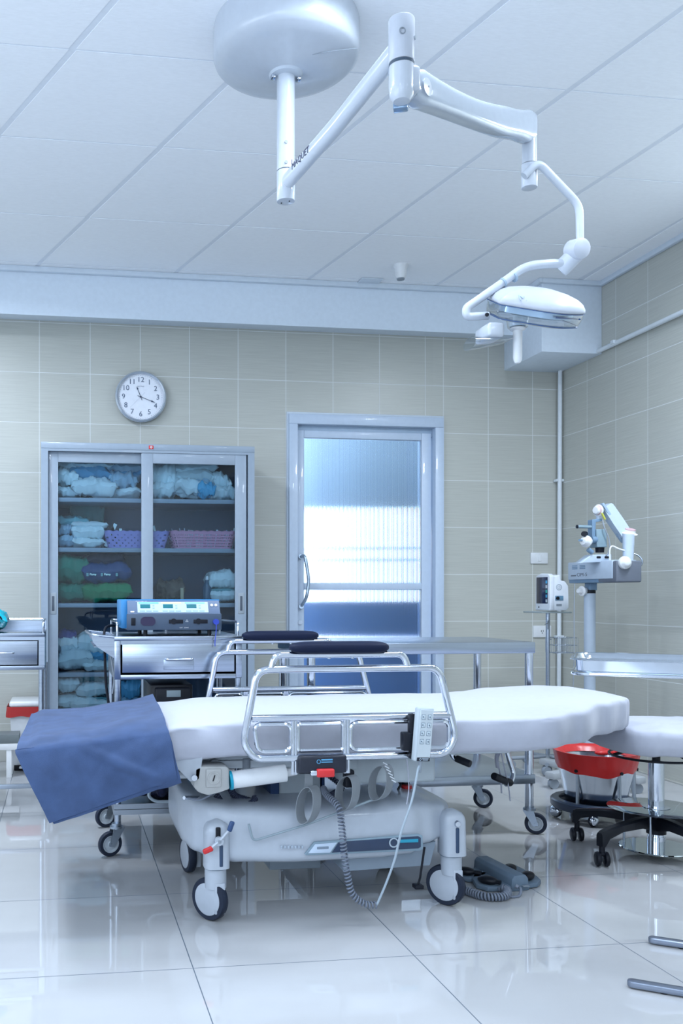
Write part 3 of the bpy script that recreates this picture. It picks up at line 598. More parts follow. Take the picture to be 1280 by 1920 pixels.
# ================= casters shared by trolley and table
def caster(parent, g, r=.045, az=0, wm=TYR, plate_z=.13, name='caster'):
    """swivel caster: g = ground point under the wheel, az = wheel heading in degrees"""
    a = math.radians(az); d = V(math.cos(a), math.sin(a), 0); n = V(-math.sin(a), math.cos(a), 0); c = g+V(0, 0, r)
    b = B(); st = c-d*r*.55; 
    for s in (-1, 1):
        pts = [(-.022, .0), (.022, .0), (.012, .0)]
        o = c+n*s*.016; q = [o+d*.010+V(0, 0, -.006), o-d*.010+V(0, 0, -.010), o-d*(r*.9+.012)+V(0, 0, r+.012), o-d*(r*.2)+V(0, 0, r+.012)]
        t_ = bmesh.new(); A_ = [t_.verts.new(p) for p in q]; C_ = [t_.verts.new(p+n*.003*s) for p in q]; t_.faces.new(A_); t_.faces.new(C_[::-1])
        for i in range(4): t_.faces.new((A_[i], C_[i], C_[(i+1) % 4], A_[(i+1) % 4]))
        bmesh.ops.recalc_face_normals(t_, faces=t_.faces[:]); b._add(t_)
    top = c-d*r*.55+V(0, 0, r+.012)
    b.cyl(top+V(0, 0, -.003), top+V(0, 0, .006), .024); b.cyl(top+V(0, 0, .006), top+V(0, 0, .016), .017); b.cyl(c-n*.021, c+n*.021, .006)
    f = b.obj(name, FORK, parent)
    b = B(); b.lathe([(r-.014, -.011), (r-.003, -.011), (r, -.006), (r, .006), (r-.003, .011), (r-.014, .011), (r-.014, -.011)], c, n, 36); b.obj('tyre', wm, f)
    b = B(); b.lathe([(0, -.012), (.010, -.012), (.012, -.007), (r-.022, -.006), (r-.018, -.010), (r-.013, -.010), (r-.013, .010), (r-.018, .010), (r-.022, .006), (.012, .007), (.010, .012), (0, .012)], c, n, 30); b.obj('wheel_rim', mat('wheel_grey', (.50, .56, .62), .35), f)
    return top
# ================= instrument trolley
def leg(parent, x, y, z0, z1, r=.0125, m=STL, name='leg', sq=False):
    b = B()
    b.cyl((x, y, z0), (x, y, z1), r, seg=18); return b.obj(name, m, parent)
t = thing('instrument_trolley', 'stainless steel trolley with one drawer standing between the cabinet and the bed', 'trolley', (.44, 3.6, 0))
TX0, TX1, TY0, TY1 = .195, .680, 3.385, 3.82
b = B(); b.box(TX0, TX1, TY0, TY1, .800, .816, .002); b.box(TX0, TX1, TY0+.004, TY0+.02, .785, .80); b.obj('top', STL, t)
b = B(); b.box(TX0, TX0+.024, TY0, TY1, .655, .80, .003); b.box(TX1-.024, TX1, TY0, TY1, .655, .80, .003); b.box(TX0+.024, TX1-.024, TY0, TY1, .655, .672, .001); b.box(TX0+.024, TX1-.024, TY0, TY0+.01, .793, .80); b.box(TX0+.02, TX1-.02, TY1-.01, TY1, .672, .80)
b.obj('drawer_housing', STL, t)
b = B(); b.box(TX0+.030, TX1-.030, TY0-.003, TY0+.40, .680, .787, .002); dr = b.obj('drawer', STL, t)
b = B(); hx = (TX0+TX1)/2+.0; b.tube(fillet([V(hx-.05, TY0-.002, .730), V(hx-.05, TY0-.026, .730), V(hx+.05, TY0-.026, .730), V(hx+.05, TY0-.002, .730)], .012), .0045, 10); b.obj('handle', CHR, dr)
b = B(); b.box(hx-.058, hx+.058, TY0-.0045, TY0-.001, .690, .728, .01, 3); b.obj('label_recess', STL, dr)
zr = .868
for y in (TY0+.03, TY1-.01):
    pass
b = B()
b.tube(fillet([V(TX0+.012, TY0+.02, .816), V(TX0+.012, TY0+.02, zr), V(TX0+.012, TY1-.01, zr), V(TX1-.012, TY1-.01, zr), V(TX1-.012, TY0+.02, zr), V(TX1-.012, TY0+.02, .816)], .02), .0045, 8)
for x in (TX0+.012, (TX0+TX1)/2, TX1-.012): b.cyl((x, TY1-.01, .816), (x, TY1-.01, zr), .004, seg=10)
b.obj('guard_rail', CHR, t)
LEGS = [(TX0+.014, TY0+.014), (TX1-.014, TY0+.014), (TX0+.014, TY1-.014), (TX1-.014, TY1-.014)]
for x, y in LEGS: leg(t, x, y, .105, .66)
b = B(); b.box(TX0-.002, TX1+.002, TY0-.002, TY1+.002, .168, .172, .001)
for (x0, x1, y0_, y1_) in ((TX0, TX1, TY0-.002, TY0+.002), (TX0, TX1, TY1-.002, TY1+.002), (TX0-.002, TX0+.002, TY0, TY1), (TX1-.002, TX1+.002, TY0, TY1)): b.box(x0, x1, y0_, y1_, .150, .190)
b.obj('lower_shelf', STD, t)
for (x, y), (gx, gy) in zip(LEGS, ((-.03, -.02), (-.02, .02), (-.025, 0.0), (.02, .02))):
    caster(t, V(x+gx, y+gy, 0), .046, 200 if gx < 0 else 20)
b = B(); hz = .80                                     # push handle on the left side
b.tube(fillet([V(TX0, TY0+.005, .812), V(TX0-.085, TY0+.005, .822), V(TX0-.095, TY1-.02, .822), V(TX0, TY1-.02, .812)], .03), .006, 10)
b.prism([(TX0, .814), (TX0-.085, .818), (TX0-.078, .795), (TX0-.06, .775), (TX0, .735)], TY0+.0, TY0+.004, 'y')
b.prism([(TX0, .814), (TX0-.085, .818), (TX0-.078, .795), (TX0-.06, .775), (TX0, .735)], TY1-.024, TY1-.02, 'y'); b.box(TX0-.075, TX0, TY0+.004, TY1-.02, .776, .779)
b.obj('push_handle', STL, t)
def cable(name, label, pts, r, m, cat='cable', par=None, n=8):
    b = B(); b.tube(spline(pts, n), r, 8); o = b.obj(name, m, par)
    return o if par is not None else tag(o, label, cat)
cable('power_cable', 'black power cable looping down the left side of the steel trolley', [V(.235, 3.62, .85), V(.17, 3.55, .84), V(.165, 3.48, .74), V(.17, 3.47, .62), V(.185, 3.47, .50), V(.168, 3.47, .43), V(.155, 3.47, .33), V(.18, 3.47, .26), V(.205, 3.47, .30), V(.20, 3.47, .42), V(.18, 3.47, .48)], .0055, BLK)
cable('thin_cable', 'thin grey cable hanging beside the left leg of the trolley', [V(.19, 3.50, .80), V(.185, 3.42, .74), V(.196, 3.41, .66), V(.190, 3.41, .60)], .003, GRY)
# black box on the lower shelf
t = thing('control_unit', 'black boxy electronic unit with a small grey label, on the trolley lower level', 'electronic unit', (.45, 3.6, .192))
b = B(); b.box(.335, .50, 3.45, 3.74, .192, .628, .006); b.obj('housing', BLP, t)
b = B(); b.box(.352, .492, 3.425, 3.452, .20, .618, .008, 3); b.obj('front_frame', BLK, t)
b = B(); b.box(.396, .450, 3.422, 3.426, .583, .608, .001); b.obj('label_plate', mat('label_grey', (.25, .32, .36), .5), t)
# ================= electrosurgical generator
EB = mat('generator_blue', (.03, .22, .50), .35); EF = mat('generator_grey', (.055, .085, .135), .42); EFL = mat('generator_fascia', (.12, .17, .27), .4); EPN = mat('generator_panel', (.46, .62, .78), .35)
t = thing('electrosurgical_generator', 'blue and grey electrosurgical unit with three green displays, on the steel trolley', 'medical device', (.43, 3.55, .822))
GX0, GX1, GY, zb, zm, zt = .243, .604, 3.405, .838, .900, .950
b = B(); b.prism([(GY+.001, zb), (GY, zm-.002), (GY+.035, zt), (GY+.30, zt), (GY+.30, zb)], GX0+.004, GX1-.004, 'x'); b.obj('body', EFL, t)
b = B(); b.prism([(GY+.028, zb+.006), (GY+.040, zt+.003), (GY+.30, zt+.003), (GY+.30, zb+.006)], GX0-.018, GX0+.006, 'x', .002); b.box(GX0-.016, GX1, GY+.042, GY+.30, zt-.004, zt+.004, .002); b.obj('side_cover', EB, t)
b = B(); b.box(GX0, GX1, GY-.006, GY+.006, zb, zm, .003); fr_ = b.obj('front_panel', EF, t)
th_ = math.atan2(.035, zt-zm+.002); MS = lambda x, k, e=.001: Matrix.Translation(V(x, GY+.035*k-e*math.cos(th_), zm+(zt-zm)*k+e*math.sin(th_))) @ Matrix.Rotation(PI/2-th_, 4, 'X')
hl = (V(0, .035, zt-zm)).length
def fp(x0, x1, k0, k1, e): # plate on the sloping fascia
    b = B(); b.box(-(x1-x0)/2, (x1-x0)/2, -(k1-k0)*hl/2, (k1-k0)*hl/2, -.0008, .0008, .0003, 1, MS((x0+x1)/2, (k0+k1)/2, e)); return b
W_ = GX1-GX0; X_ = lambda k: GX0+W_*k
fp(X_(.115), X_(.865), .08, .86, .0008).obj('control_panel', EPN, t)
for k, (a0, cc) in enumerate(((.13, (.18, .50, .85)), (.37, (.80, .70, .35)), (.62, (.25, .55, .9)))):
    fp(X_(a0), X_(a0+.21), .72, .84, .002).obj('coloured_strip', mat('strip%d' % k, cc, .4), t)
    fp(X_(a0+.015), X_(a0+.12), .40, .68, .002).obj('display', mat('lcd_green', (.02, .16, .19), .15), t)
    b = B()
    for j in range(3):
        b.box(-.010, .010, -.0032, .0032, -.0006, .0006, .0005, 1, MS(X_(a0+.035+j*.07), .20, .002))
    for j in range(2): b.box(-.004, .004, -.003, .003, -.0006, .0006, .0005, 1, MS(X_(a0+.155), .42+j*.18, .002))
    b.obj('key_row', mat('key_%d' % k, (.32, .45, .62), .4), t)
b = B(); b.text('electrosurgery unit', .0055, MS(X_(.16), .93, .0012), ex=.0002); b.obj('lettering', WHP, t)
b = B(); b.box(-.007, .007, -.003, .003, -.0006, .0006, .0005, 1, MS(X_(.06), .14, .0015)); b.obj('label_plate', WHP, t)
for xx in (.905, .95):
    b = B(); b.cyl(MS(X_(xx), .62, .001) @ V(0, 0, 0), MS(X_(xx), .62, .003) @ V(0, 0, 0), .0055, seg=16); b.obj('button', WHP, t)
yb = GY-.0065; zc_ = (zb+zm)/2
b = B(); b.box(X_(.045), X_(.09), yb-.003, yb+.002, zc_-.013, zc_+.016, .002); b.obj('power_switch', BLK, t)
b = B(); b.prism([(X_(.22)+.028*math.cos(a)*(1) + (.0), zc_+.004+.017*math.sin(a)) if False else (X_(.22)+(.012 if math.cos(a) > 0 else -.012)+.016*math.cos(a), zc_+.003+.017*math.sin(a)) for a in [2*PI*k/28 for k in range(28)]], yb-.003, yb+.002, 'y'); b.obj('plug_socket', mat('socket_dark', (.025, .02, .06), .35), t)
for a0 in (.44, .70):
    b = B(); b.box(X_(a0), X_(a0+.15), yb-.002, yb+.002, zc_-.006, zc_+.009, .001); b.cyl((X_(a0+.05), yb+.002, zc_+.002), (X_(a0+.05), yb-.003, zc_+.002), .011, seg=20); b.obj('electrode_socket', BLK, t)
b = B(); b.cyl((X_(.935), yb+.002, zc_+.0), (X_(.935), yb-.016, zc_+.0), .011, seg=20); b.obj('blue_plug', mat('plug_blue', (.03, .06, .40), .35), t)
b = B(); b.tube(spline([V(X_(.935), yb-.014, zc_-.004), V(X_(.932), yb-.02, zc_-.03), V(X_(.915), yb-.03, .80), V(X_(.912), yb-.034, .778)], 6), .0018, 6); b.obj('lead', mat('plug_blue', (.03, .06, .40), .35), t)
b = B(); b.text('CUT   COAG', .006, Matrix.Translation(V(X_(.60), yb-.0008, zc_-.022)) @ Matrix.Rotation(PI/2, 4, 'X'), ex=.0003)
b.text('△', .012, Matrix.Translation(V(X_(.63), yb-.0008, zc_+.004)) @ Matrix.Rotation(PI/2, 4, 'X'), ex=.0003); b.obj('front_lettering', WHP, t)
for x in (.20, .29, .78, .88):
    b = B(); b.cyl((X_(x), GY+.02, .816), (X_(x), GY+.02, zb+.002), .008, seg=12); b.cyl((X_(x), GY+.27, .816), (X_(x), GY+.27, zb+.002), .008, seg=12)
    b.obj('foot', BLK, t) if x in (.20, .88) else b.bm.free()
# ================= left steel trolley
t = thing('side_trolley', 'stainless steel trolley with a drawer at the left edge, beside the cabinet', 'trolley', (-.35, 4.2, 0))
LX0, LX1, LY0, LY1 = -.62, -.072, 4.0, 4.42
b = B(); b.box(LX0, LX1, LY0, LY1, .79, .806, .002); b.box(LX0, LX0+.024, LY0, LY1, .664, .79); b.box(LX1-.026, LX1, LY0, LY1, .664, .79); b.box(LX0, LX1, LY0, LY1, .645, .664, .003); b.box(LX0+.024, LX1-.026, LY0, LY0+.01, .775, .79)
b.obj('carcass', STL, t)
b = B(); b.box(LX0+.028, LX1-.030, LY0-.004, LY0+.38, .668, .772, .003); dr = b.obj('drawer', STL, t)
b = B(); b.tube(fillet([V(-.36, LY0-.002, .722), V(-.36, LY0-.026, .722), V(-.205, LY0-.026, .722), V(-.205, LY0-.002, .722)], .01), .0045, 10); b.obj('handle', CHR, dr)
b = B(); zr = .857; b.tube(fillet([V(LX1-.006, LY0+.02, .806), V(LX1-.006, LY0+.02, zr), V(LX1-.006, LY1-.01, zr), V(LX0+.01, LY1-.01, zr), V(LX0+.01, LY0+.02, zr), V(LX0+.01, LY0+.02, .806)], .012), .005, 8); b.obj('guard_rail', CHR, t)
b = B(); b.box(LX0, LX1, LY1-.012, LY1-.008, .806, .85); b.obj('back_guard', STL, t)
for x, y in ((LX0+.014, LY0+.014), (LX1-.014, LY0+.014), (LX0+.014, LY1-.014), (LX1-.006, LY1-.014)): leg(t, x, y, .10, .65, .013); caster(t, V(x+.045, y-.01, 0), .042, -60)
b = B(); b.box(LX0, LX1, LY0, LY0+.012, .13, .15, .002); b.obj('lower_rail', STD, t)
# teal bag on it
pk = pack('teal_cap_bag', 'round turquoise plastic-wrapped bundle on the left trolley, cut by the photo edge', 'bag', (-.345, 4.16, .807), (.22, .2, .105), mat('turquoise_plastic', (.0, .36, .46), .25, coat=.5), 90, rough=.06)
b = B(); b.tube([V(-.345+.085*math.cos(a), 4.065-.012*math.sin(a), .862+.035*math.sin(a)) for a in [PI*(-.45+k/14) for k in range(12)]], .0035, 6); b.obj('elastic_band', BLK, pk)
# bin with red bag
t = thing('pedal_bin', 'white pedal bin with a white lid and a red bag folded over its rim', 'bin', (-.19, 5.2, 0))
b = B(); b.loft([[V(-.19+sx*w_/2, 5.215+sy*d_/2, z) for sx, sy in ((-1, -1), (1, -1), (1, 1), (-1, 1))] for w_, d_, z in ((.15, .20, .03), (.185, .25, .34))]); b.obj('body', WHP, t)
b = B(); b.box(-.285, -.10, 5.085, 5.345, .352, .385, .012, 3); b.obj('lid', WH, t)
b = B(); b.sheet(lambda u, v: V(-.19+math.cos(2*PI*u)*(.105+.004*math.sin(2*PI*u*9)+.006*v)*min(1.3, 1/max(abs(math.cos(2*PI*u)), abs(math.sin(2*PI*u)))), 5.215+math.sin(2*PI*u)*(.135)*min(1.3, 1/max(abs(math.cos(2*PI*u)), abs(math.sin(2*PI*u)))), .355-.055*v-.008*noise.noise(V(u*12, v*2, 0))*v*2), 72, 5, .002); b.obj('red_bag', mat('red_film', (.42, .02, .02), .35, bump=.4, bump_scale=30), t)
b = B(); b.box(-.26, -.115, 5.10, 5.33, 0, .03, .005); b.obj('base', BLP, t)
b = B(); b.box(-.23, -.15, 5.06, 5.11, .018, .026, .003); b.obj('pedal', WHP, t)
# step stool
t = thing('step_platform', 'low white step with a grey top in front of the pedal bin', 'step stool', (-.5, 5.02, 0))
b = B(); b.box(-.80, -.222, 4.90, 5.04, .183, .231, .003); b.obj('top', mat('step_grey', (.17, .20, .21), .5), t)
b = B(); b.box(-.80, -.222, 4.90, 5.04, .149, .183, .002); b.obj('frame', WH, t)
for x, y in ((-.29, 4.905), (-.29, 5.01), (-.78, 4.905), (-.78, 5.01)): b = B(); b.box(x, x+.028, y, y+.026, 0, .149, .002); b.obj('leg', WH, t)
# ================= long steel table
t = thing('steel_table', 'long stainless steel work table with castors standing behind the bed', 'table', (1.44, 3.7, 0))
AX0, AX1, AY0, AY1 = .955, 1.905, 3.45, 3.95
b = B(); b.box(AX0, AX1, AY0, AY1, .735, .780, .003); b.obj('table_top', STL, t)
for x in (AX0+.018, AX1-.018):
    for y in (AY0+.018, AY1-.018):
        leg(t, x, y, .105, .736, .0165, CHR); caster(t, V(x+.022, y-.012, 0), .043, -28)
b = B(); b.box(AX0, AX1, AY0, AY1, .205, .243, .003); b.obj('lower_shelf', STL, t)
# ================= hospital stretcher
bed = thing('hospital_stretcher', 'white electric hospital stretcher with a sheeted mattress and chrome side rails, in the room centre', 'stretcher', (.84, 2.95, 0))
BW = mat('stretcher_cover', (.44, .49, .56), .34, coat=.2, bump=.05, bump_scale=120)
def lerp_st(S, x):
    for a, b_ in zip(S, S[1:]):
        if x <= b_[0]:
            t_ = (x-a[0])/(b_[0]-a[0]); t_ = t_*t_*(3-2*t_) if True else t_
            return [a[i]+(b_[i]-a[i])*t_ for i in range(len(a))]
    return list(S[-1])
# mattress: x, near y, far y, top z near, top z far, bottom z
ST = [(-.10, 2.68, 3.22, .520, .515, .43), (-.06, 2.64, 3.27, .532, .530, .43), (.06, 2.61, 3.30, .548, .535, .44), (.24, 2.60, 3.31, .575, .560, .465), (.36, 2.60, 3.31, .596, .585, .480), (.52, 2.60, 3.31, .603, .600, .488), (1.42, 2.60, 3.31, .598, .600, .482), (1.50, 2.605, 3.31, .601, .606, .487), (1.62, 2.67, 3.32, .607, .618, .490), (1.82, 2.83, 3.33, .613, .622, .492), (1.93, 2.90, 3.31, .612, .618, .495), (1.98, 2.95, 3.26, .607, .612, .50), (2.005, 2.99, 3.20, .595, .60, .51)]
def mring(x, n=72):
    _, yn, yf, zn, zf, zb_ = lerp_st(ST, x); pts = []
    yc, hy = (yn+yf)/2, (yf-yn)/2
    for k in range(n):
        a = 2*PI*k/n-PI/2; ca, sa = math.cos(a), math.sin(a)
        ex = .16 if True else .3
        px = math.copysign(abs(ca)**ex, ca); pz = math.copysign(abs(sa)**.22, sa)
        zt_ = zn+(zf-zn)*(px+1)/2; z = (zt_+zb_)/2+(zt_-zb_)/2*pz
        y = yc+hy*px
        if pz < 0: y = yc+hy*px*(1-.06*abs(pz)**2)
        z += .004*math.cos(px*PI/2)*(pz > 0)
        side = 1 if px < -.8 else 0
        w_ = noise.noise(V(x*4, y*2.5, z*9))*.005+noise.noise(V(x*11, y*5, z*26+5))*.003*(1+side)+side*.0025*abs(noise.noise(V(x*2.2+z*5, 1, z*38)))
        # puckers at the head corner, the seam and the foot
        w_ *= (1 if x < 1.55 else .45)
        w_ += side*.0022*math.exp(-((x-1.84)/.07)**2)*math.sin(x*230+z*60)*math.exp(-((z-.53)/.05)**2)
        w_ += side*.0028*math.exp(-((x-1.48)/.012)**2)*(.6+.6*math.sin(z*480))
        w_ += side*.007*math.exp(-((x-.37)/.10)**2)*noise.noise(V(x*14+z*34, z*42, 3))
        pts.append(V(x, y+(w_ if side else 0)*(-1), z+(0 if side else w_*.6)))
    return pts
xs = [-.10+2.105*k/190 for k in range(191)]
b = B(); b.loft([mring(x) for x in xs]); mt_ = b.obj('mattress', FAB, bed, sharp=80)
b = B(); b.box(.38, 1.42, 2.72, 3.22, .465, .487, .008); b.box(1.40, 1.70, 2.98, 3.22, .465, .492, .01); b.box(.0, .38, 2.68, 3.24, .42, .445, .01); b.obj('platform', LGP, bed)
# ---- side rails
def rail(Y, dx, sgn, name='side_rail'):
    D = lambda x, z, dy=0: V(x+dx, Y+dy*sgn, z)
    b = B()
    loop = fillet([D(.600, .757), D(1.088, .757), D(1.168, .52), D(1.10, .500), D(.58, .500), D(.512, .53)], .001, 1)
    b.tube(fillet([D(.552, .757), D(1.098, .757), D(1.122, .66), D(1.150, .555), D(1.120, .502), D(.545, .502), D(.512, .548), D(.535, .66)], .038, 7, closed=True), .0108, 14, closed=True)
    o = b.obj(name, CHR, bed)
    b = B(); b.tube([D(.537, .617), D(1.132, .617)], .0105, 12); b.obj('cross_bar', CHR, o)
    for x0, x1 in ((.545, .652), (.672, .806), (.828, 1.128)):
        b = B(); zl = .522
        pts = [D(x0, .600), D(x1, .600), D(x1, zl), D(x0, zl)]
        if x0 < .56: pts = [D(x0-.002, .600), D(x1, .600), D(x1, zl), D(x0+.01, zl)]
        b.tube(fillet(pts, .022 if x0 < .56 or x1 > 1.1 else .010, 5, closed=True), .0062, 8, closed=True); b.obj('inner_hoop', CHR, o)
    for x in (.658, .666, .812, .821):
        b = B(); b.tube([D(x, .61), D(x, .455)], .0062, 10); b.obj('post', CHR, o)
    b = B(); b.tube(fillet([D(.592, .752), D(.603, .798), D(.99, .798), D(1.004, .752)], .032, 6), .0098, 12); b.obj('armrest_bar', CHR, o)
    b = B(); sp = []
    t_ = B(); xc, hw = .795, .148
    def pr(x):
        k = max(0, 1-abs((x-xc)/hw)**7)**.5; k2 = max(0, 1-abs((x-xc)/hw)**4)**.5
        return [V(x+dx, Y+(.038*k)*math.cos(a)*(1 if abs(math.cos(a)) else 1), .818+(.0185*k)*math.copysign(abs(math.sin(a))**.6, math.sin(a))) for a in [2*PI*j/24 for j in range(24)]]
    b.loft([pr(xc+hw*math.sin(PI/2*(k/20-1)*.999)) for k in range(41)]); b.obj('armrest_pad', VIN, o, sharp=80)
    for x in (.765, .835):
        b = B(); b.cyl(D(x, .786), D(x, .80), .005, seg=12); b.obj('screw', CHR, o)
    return o
R1 = rail(2.535, 0, 1)
R2 = rail(3.336, .022, -1)
# latch block with the red button
b = B(); b.box(.668, .812, 2.512, 2.556, .458, .511, .008, 3); lt = b.obj('latch_housing', mat('latch_black', (.012, .016, .03), .35), bed)
b = B(); b.box(.702, .734, 2.505, 2.52, .455, .470, .003); b.obj('latch_gap', CHR, lt)
b = B(); b.box(.720, .772, 2.500, 2.53, .450, .474, .005, 3); b.obj('red_button', RED, lt)
LBL = mat('label_blue', (.10, .35, .60), .4)
b = B(); c_ = V(.727, 2.511, .494); b.lathe([(.0045, 0), (.0062, 0), (.0062, .001), (.0045, .001)], c_, (0, -1, 0), 20); b.box(.735, .768, 2.5105, 2.512, .497, .501); b.box(.735, .768, 2.5105, 2.512, .491, .4935); b.obj('label_mark', LBL, lt)
# ---- under frame
b = B(); b.prism([(.30, .50), (.345, .50), (.410, .495), (.400, .43), (.385, .425), (.372, .425)], 2.62, 2.63, 'y', .003); b.obj('hinge_bracket', BW, bed)
b = B(); b.cyl((.383, 2.62, .438), (.383, 2.605, .438), .0085, seg=16); b.obj('hinge_bolt', CHR, bed)
b = B(); q = [P(x, y, 2.62) for x, y in ((364, 1441), (372, 1437), (424, 1437), (430, 1441), (431, 1480), (414, 1486), (390, 1492), (372, 1486), (363, 1476))]
b.prism([(p.x, p.z) for p in q], 2.62, 2.70, 'y', .006); ac = b.obj('actuator_housing', BGP, bed)
b = B(); c_ = P(400, 1458, 2.62); b.box(c_.x-.023, c_.x+.023, 2.614, 2.622, c_.z-.028, c_.z+.026, .004); b.lathe([(.016, 0), (.018, .002), (.018, .004), (.015, .004), (.0145, .002), (0, .002)], c_+V(0, -.006, 0), (0, -1, 0), 28); b.obj('housing_cap', BGP, ac)
b = B(); b.box(-.0015, .0015, -.002, .002, -.009, .009, M=Matrix.Translation(c_+V(0, -.0085, 0)) @ Matrix.Rotation(math.radians(18), 4, 'Y')); b.obj('slot', BLP, ac)
b = B(); p0, p1 = P(431, 1463, 2.64), P(535, 1449, 2.64); b.tube([p0, p1], .026, 20); b.cyl(p1, p1+(p1-p0).normalized()*.03, .012); b.obj('actuator_tube', WHP, bed)
b = B(); d_ = (p1-p0).normalized(); b.cyl(p0-d_*.002, p0+d_*.006, .0285, seg=24); b.obj('blue_ring', mat('ring_blue', (.0, .30, .45), .4), bed)
b = B(); b.box(.36, .86, 2.72, 2.75, .44, .465, .004); b.obj('side_beam', LGP, bed); b = B(); b.box(.36, 1.15, 3.18, 3.21, .44, .465, .004); b.obj('side_beam', LGP, bed)
b = B(); b.box(.86, 1.16, 2.70, 3.16, .385, .470, .012, 3); b.box(.86, .90, 2.690, 2.702, .435, .462, .002); b.obj('drive_box', mat('drive_grey', (.42, .48, .52), .5), bed)
b = B(); b.box(.56, .64, 2.74, 2.80, .40, .46, .006); b.cyl((.46, 2.70, .455), (.46, 3.1, .455), .018); b.cyl((.56, 2.72, .47), (.56, 2.72, .43), .012); b.obj('linkage', GRY, bed)
# lifting column in two stages
b = B(); b.box(.675, .835, 2.86, 3.06, .30, .47, .006); b.obj('column', mat('column_white', (.60, .68, .74), .35), bed)
b = B(); b.box(.665, .695, 2.85, 3.07, .30, .46, .003); b.box(.84, .848, 2.86, 3.06, .30, .47); b.obj('column_guide', DBL, bed)
# ---- base shell
BS = [(.362, 2.82, 3.08, .345, .235), (.372, 2.76, 3.14, .360, .205), (.40, 2.70, 3.18, .362, .185), (.45, 2.66, 3.19, .352, .172), (.52, 2.645, 3.19, .338, .160), (.70, 2.64, 3.19, .330, .155), (.95, 2.64, 3.19, .330, .158), (1.06, 2.645, 3.19, .335, .165), (1.12, 2.67, 3.19, .330, .190), (1.19, 2.70, 3.17, .318, .200), (1.235, 2.76, 3.12, .305, .21), (1.25, 2.84, 3.06, .29, .22)]
def bring(x, n=64):
    _, yn, yf, zt_, zb_ = lerp_st(BS, x); yc, hy, zc_, hz = (yn+yf)/2, (yf-yn)/2, (zt_+zb_)/2, (zt_-zb_)/2; pts = []
    for k in range(n):
        a = 2*PI*k/n; ca, sa = math.cos(a), math.sin(a); py = math.copysign(abs(ca)**.28, ca); pz = math.copysign(abs(sa)**.34, sa)
        pts.append(V(x, yc+hy*py*(1-.07*(pz*.5+.5)), zc_+hz*pz))
    return pts
b = B(); b.loft([bring(.362+.888*k/90) for k in range(91)]); base = b.obj('base_cover', BW, bed, sharp=60)
def pod(x, y, sx=.036, sy=.038, z0=.160, z1=.302):
    b = B(); rings = []
    for k in range(15):
        s_ = k/14; z = z0+(z1-z0)*s_; e = (1-max(0, (s_-.72)/.28)**2.6)**.5 if s_ < 1 else .12; e *= (1+.06*(1-s_))
        rings.append([V(x+sx*e*math.copysign(abs(math.cos(a))**.55, math.cos(a)), y+sy*e*math.copysign(abs(math.sin(a))**.55, math.sin(a)), z) for a in [2*PI*j/32 for j in range(32)]])
    b.loft(rings); return b
W4 = [(.452, 2.672, 40), (1.205, 2.70, 40), (.452, 3.145, 10), (1.16, 3.09, 10)]
for i, (x, y, az) in enumerate(W4):
    pd = pod(x+.006, y).obj('wheel_pod', BW, bed, sharp=60)
    b = B(); b.cyl((x+.004, y, .155), (x+.004, y, .168), .034, seg=28); b.obj('collar', mat('joint_grey', (.2, .26, .32), .4), pd)
    cs = B(); n = V(-math.cos(math.radians(az)), -math.sin(math.radians(az)), 0); hd = V(n.y, -n.x, 0)*-1    # n: the side the white disc faces
    c_ = V(x-.012, y+.004, .063)
    cs.cyl((x+.004, y, .098), (x+.004, y, .157), .0325, seg=28)
    cs.box(-.010, .022, -.030, .030, -.050, .042, .004, 2, Matrix.Translation(V(x+.006, y-.004, .075)) @ Matrix.Rotation(0, 4, 'Z'))
    o = cs.obj('caster_housing', BW, bed)
    b = B(); b.lathe([(.046, -.013), (.060, -.013), (.063, -.008), (.063, .008), (.060, .013), (.046, .013), (.046, -.013)], c_, n, 40); b.obj('tyre', TYR, o)
    b = B(); b.lathe([(0, -.012), (.0475, -.012), (.0475, .014), (.040, .0165), (0, .0165)], c_, n, 36); b.obj('wheel_disc', BW, o)
# brake pedal on the near left pod
bp_ = V(.458, 2.628, .248)
b = B(); b.box(-.0075, .0075, -.004, .004, -.022, .020, .0065, 3, Matrix.Translation(bp_+V(-.001, .004, .018))); b.obj('slot', BLP, bed)
b = B(); b.cyl(bp_, bp_+V(0, -.014, 0), .0125, seg=20); b.tube(fillet([bp_+V(.030, -.012, .034), bp_+V(.004, -.012, .004), bp_+V(-.030, -.012, -.022)], .01), .0045, 8); br = b.obj('brake_lever', BW, bed)
b = B(); b.cyl(bp_+V(0, -.013, 0), bp_+V(0, -.0165, 0), .0055, seg=6); b.obj('lever_bolt', GRY, br)
b = B(); b.box(-.0075, .0075, -.006, .006, -.016, .016, .005, 3, Matrix.Translation(bp_+V(.034, -.012, .043)) @ Matrix.Rotation(math.radians(20), 4, 'Y')); b.obj('blue_pedal', DBL, br)
b = B(); b.box(-.0155, .0155, -.006, .006, -.008, .008, .005, 3, Matrix.Translation(bp_+V(-.034, -.012, -.024)) @ Matrix.Rotation(math.radians(-22), 4, 'Y')); b.obj('red_pedal', RED, br)
for x, y, z0_, z1_ in ((.4665, 2.633, .168, .232), (1.212, 2.660, .172, .250)):
    b = B(); b.box(x-.0055, x+.0055, y-.003, y+.006, z0_, z1_, .003); b.obj('slot', mat('slot_blue', (.03, .06, .12), .4), bed)
b = B(); b.lathe([(0, .006), (.008, .006), (.011, 0), (0, 0)], V(1.212, 2.662, .262), (0, -1, 0), 20); b.obj('pod_screw', CHR, bed)
